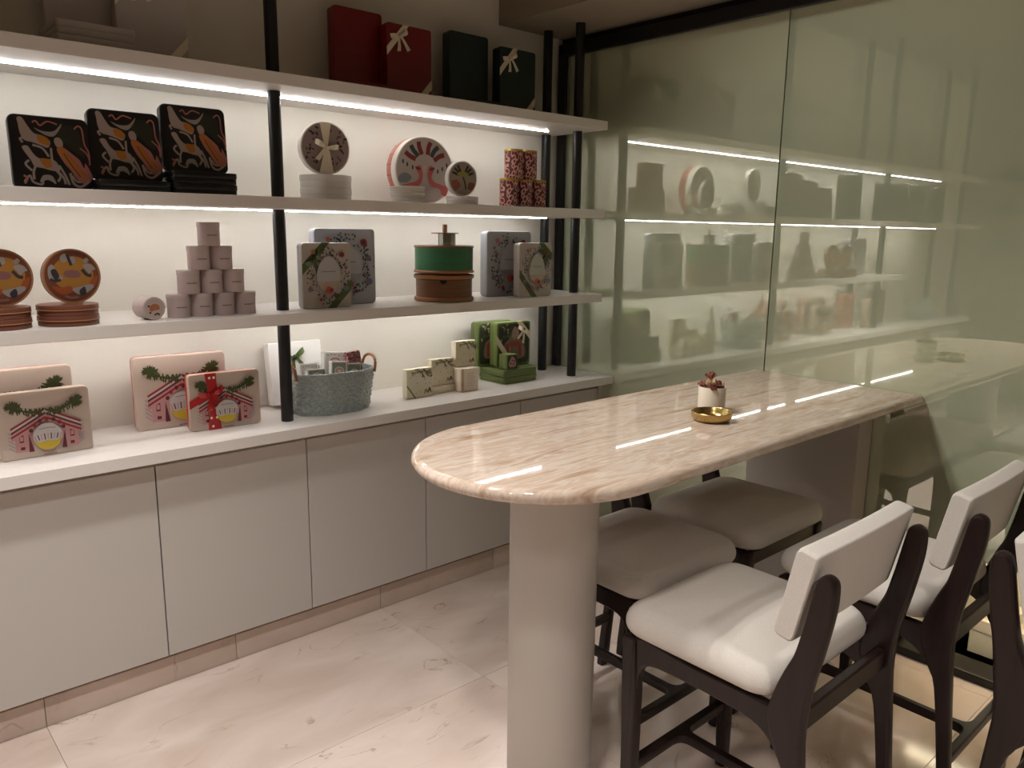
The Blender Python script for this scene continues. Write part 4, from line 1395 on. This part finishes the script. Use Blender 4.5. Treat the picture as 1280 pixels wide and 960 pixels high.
# ------------------------------------------------------------------ the same shelves continue beyond the second post (seen in the glass)
for x, h, w, lab in ((-2.56, 0.30, 0.2, 'tall black box past the three horse tins on the middle shelf'), (-3.10, 0.27, 0.17, 'black upright tin just past the third shelf post'), (-3.36, 0.28, 0.17, 'black upright tin second past the third shelf post'),
                     (-3.68, 0.28, 0.18, 'black upright tin third past the third shelf post'), (-4.05, 0.28, 0.18, 'black upright tin by the last shelf post')):
    upright_tin('square_tin', lab, 'tin', x, -0.15, ZB, w, h, 0.06, 0.012, 'tin_black', 'tin_black', 0, 'tins past the third post')
upright_tin('floral_tin', 'grey tin standing on the lower shelf past the rust tins', 'tin', -2.66, -0.18, ZA, 0.24, 0.25, 0.05, 0.014, 'tin_grey', 'tin_grey', 0, 'tins past the third post')
for x, h, w, y, m, lab in ((-2.78, 0.24, 0.16, -0.10, 'tin_pink_side', 'salmon tin standing on the counter near the third post'), (-3.02, 0.20, 0.15, -0.17, 'tin_pink', 'pale pink tin on the counter past the third post'),
                           (-3.28, 0.25, 0.16, -0.10, 'tin_rust', 'rust tin on the counter past the third post'), (-3.52, 0.22, 0.16, -0.15, 'tin_beige', 'beige tin on the counter past the third post')):
    upright_tin('house_tin', lab, 'tin', x, y, ZC, w, h, 0.06, 0.012, m, m, 0, 'tins past the third post')
bk = [o for o in COL.objects if o.name == 'basket'][0]
copy_thing(bk, (-3.92, -0.13, ZC), 0, 'empty grey-green woven basket at the far end of the counter')

# ------------------------------------------------------------------ hanging lamp with three cone shades (seen in the glass)
pl = thing('pendant_lamp', 'hanging lamp with three dark cone shades one above another', 'lamp', (-3.3, -0.857, 0))
obj('cord', tube([(0, 0, 1.36), (0, 0, CEIL)], 0.004, 8), pl, 'cable')
obj('ceiling_rose', lathe([(0, CEIL - 0.025), (0.05, CEIL - 0.025), (0.055, CEIL), (0, CEIL)], 24), pl, 'pendant_metal')
for z in (1.36, 1.585, 1.81):
    obj('shade', lathe([(0.128, z), (0.126, z + 0.002), (0.012, z + 0.118), (0.006, z + 0.118), (0.006, z + 0.114), (0.120, z + 0.002)], 36), pl, 'pendant_metal')

# ------------------------------------------------------------------ recessed downlights and added fill spots
for i, (x, y, z, wts, cone, bl, aim) in enumerate(DOWNLIGHTS):
    where = ['tilted towards the stools, above the floor between shelves and table', 'tilted towards the stools, closest to the shelf wall', 'above the middle of the room', 'added above the open side of the table to brighten the stool backs', 'at the far corner of the room', 'above the floor between the shelves and the room middle', 'added to brighten the glass wall, tilted towards it', 'above the floor, next along from the room middle towards the shelves'][i]
    t = thing('downlight', 'round recessed ceiling downlight ' + where, 'light', (x, y, z), 0, 'ceiling downlights')
    obj('trim_ring', lathe([(0.036, 0.0), (0.055, 0.0), (0.054, -0.006), (0.038, -0.006), (0.036, 0.0)], 32), t, 'white_board')
    obj('lens', lathe([(0, -0.001), (0.036, -0.001)], 24), t, 'lamp_lens')
    ld = bpy.data.lights.new('downlight_lamp', 'SPOT')
    ld.energy = wts
    ld.color = (1.0, 0.96, 0.94)
    ld.spot_size = math.radians(cone)
    ld.spot_blend = bl
    ld.shadow_soft_size = 0.03 if aim else 0.10
    lo = bpy.data.objects.new('downlight_lamp', ld)
    COL.objects.link(lo)
    lo.parent = t
    lo.location = (0, 0, -0.02)
    if aim:
        lo.rotation_euler = (Vector(aim) - Vector((x, y, z - 0.02))).to_track_quat('-Z', 'Y').to_euler()
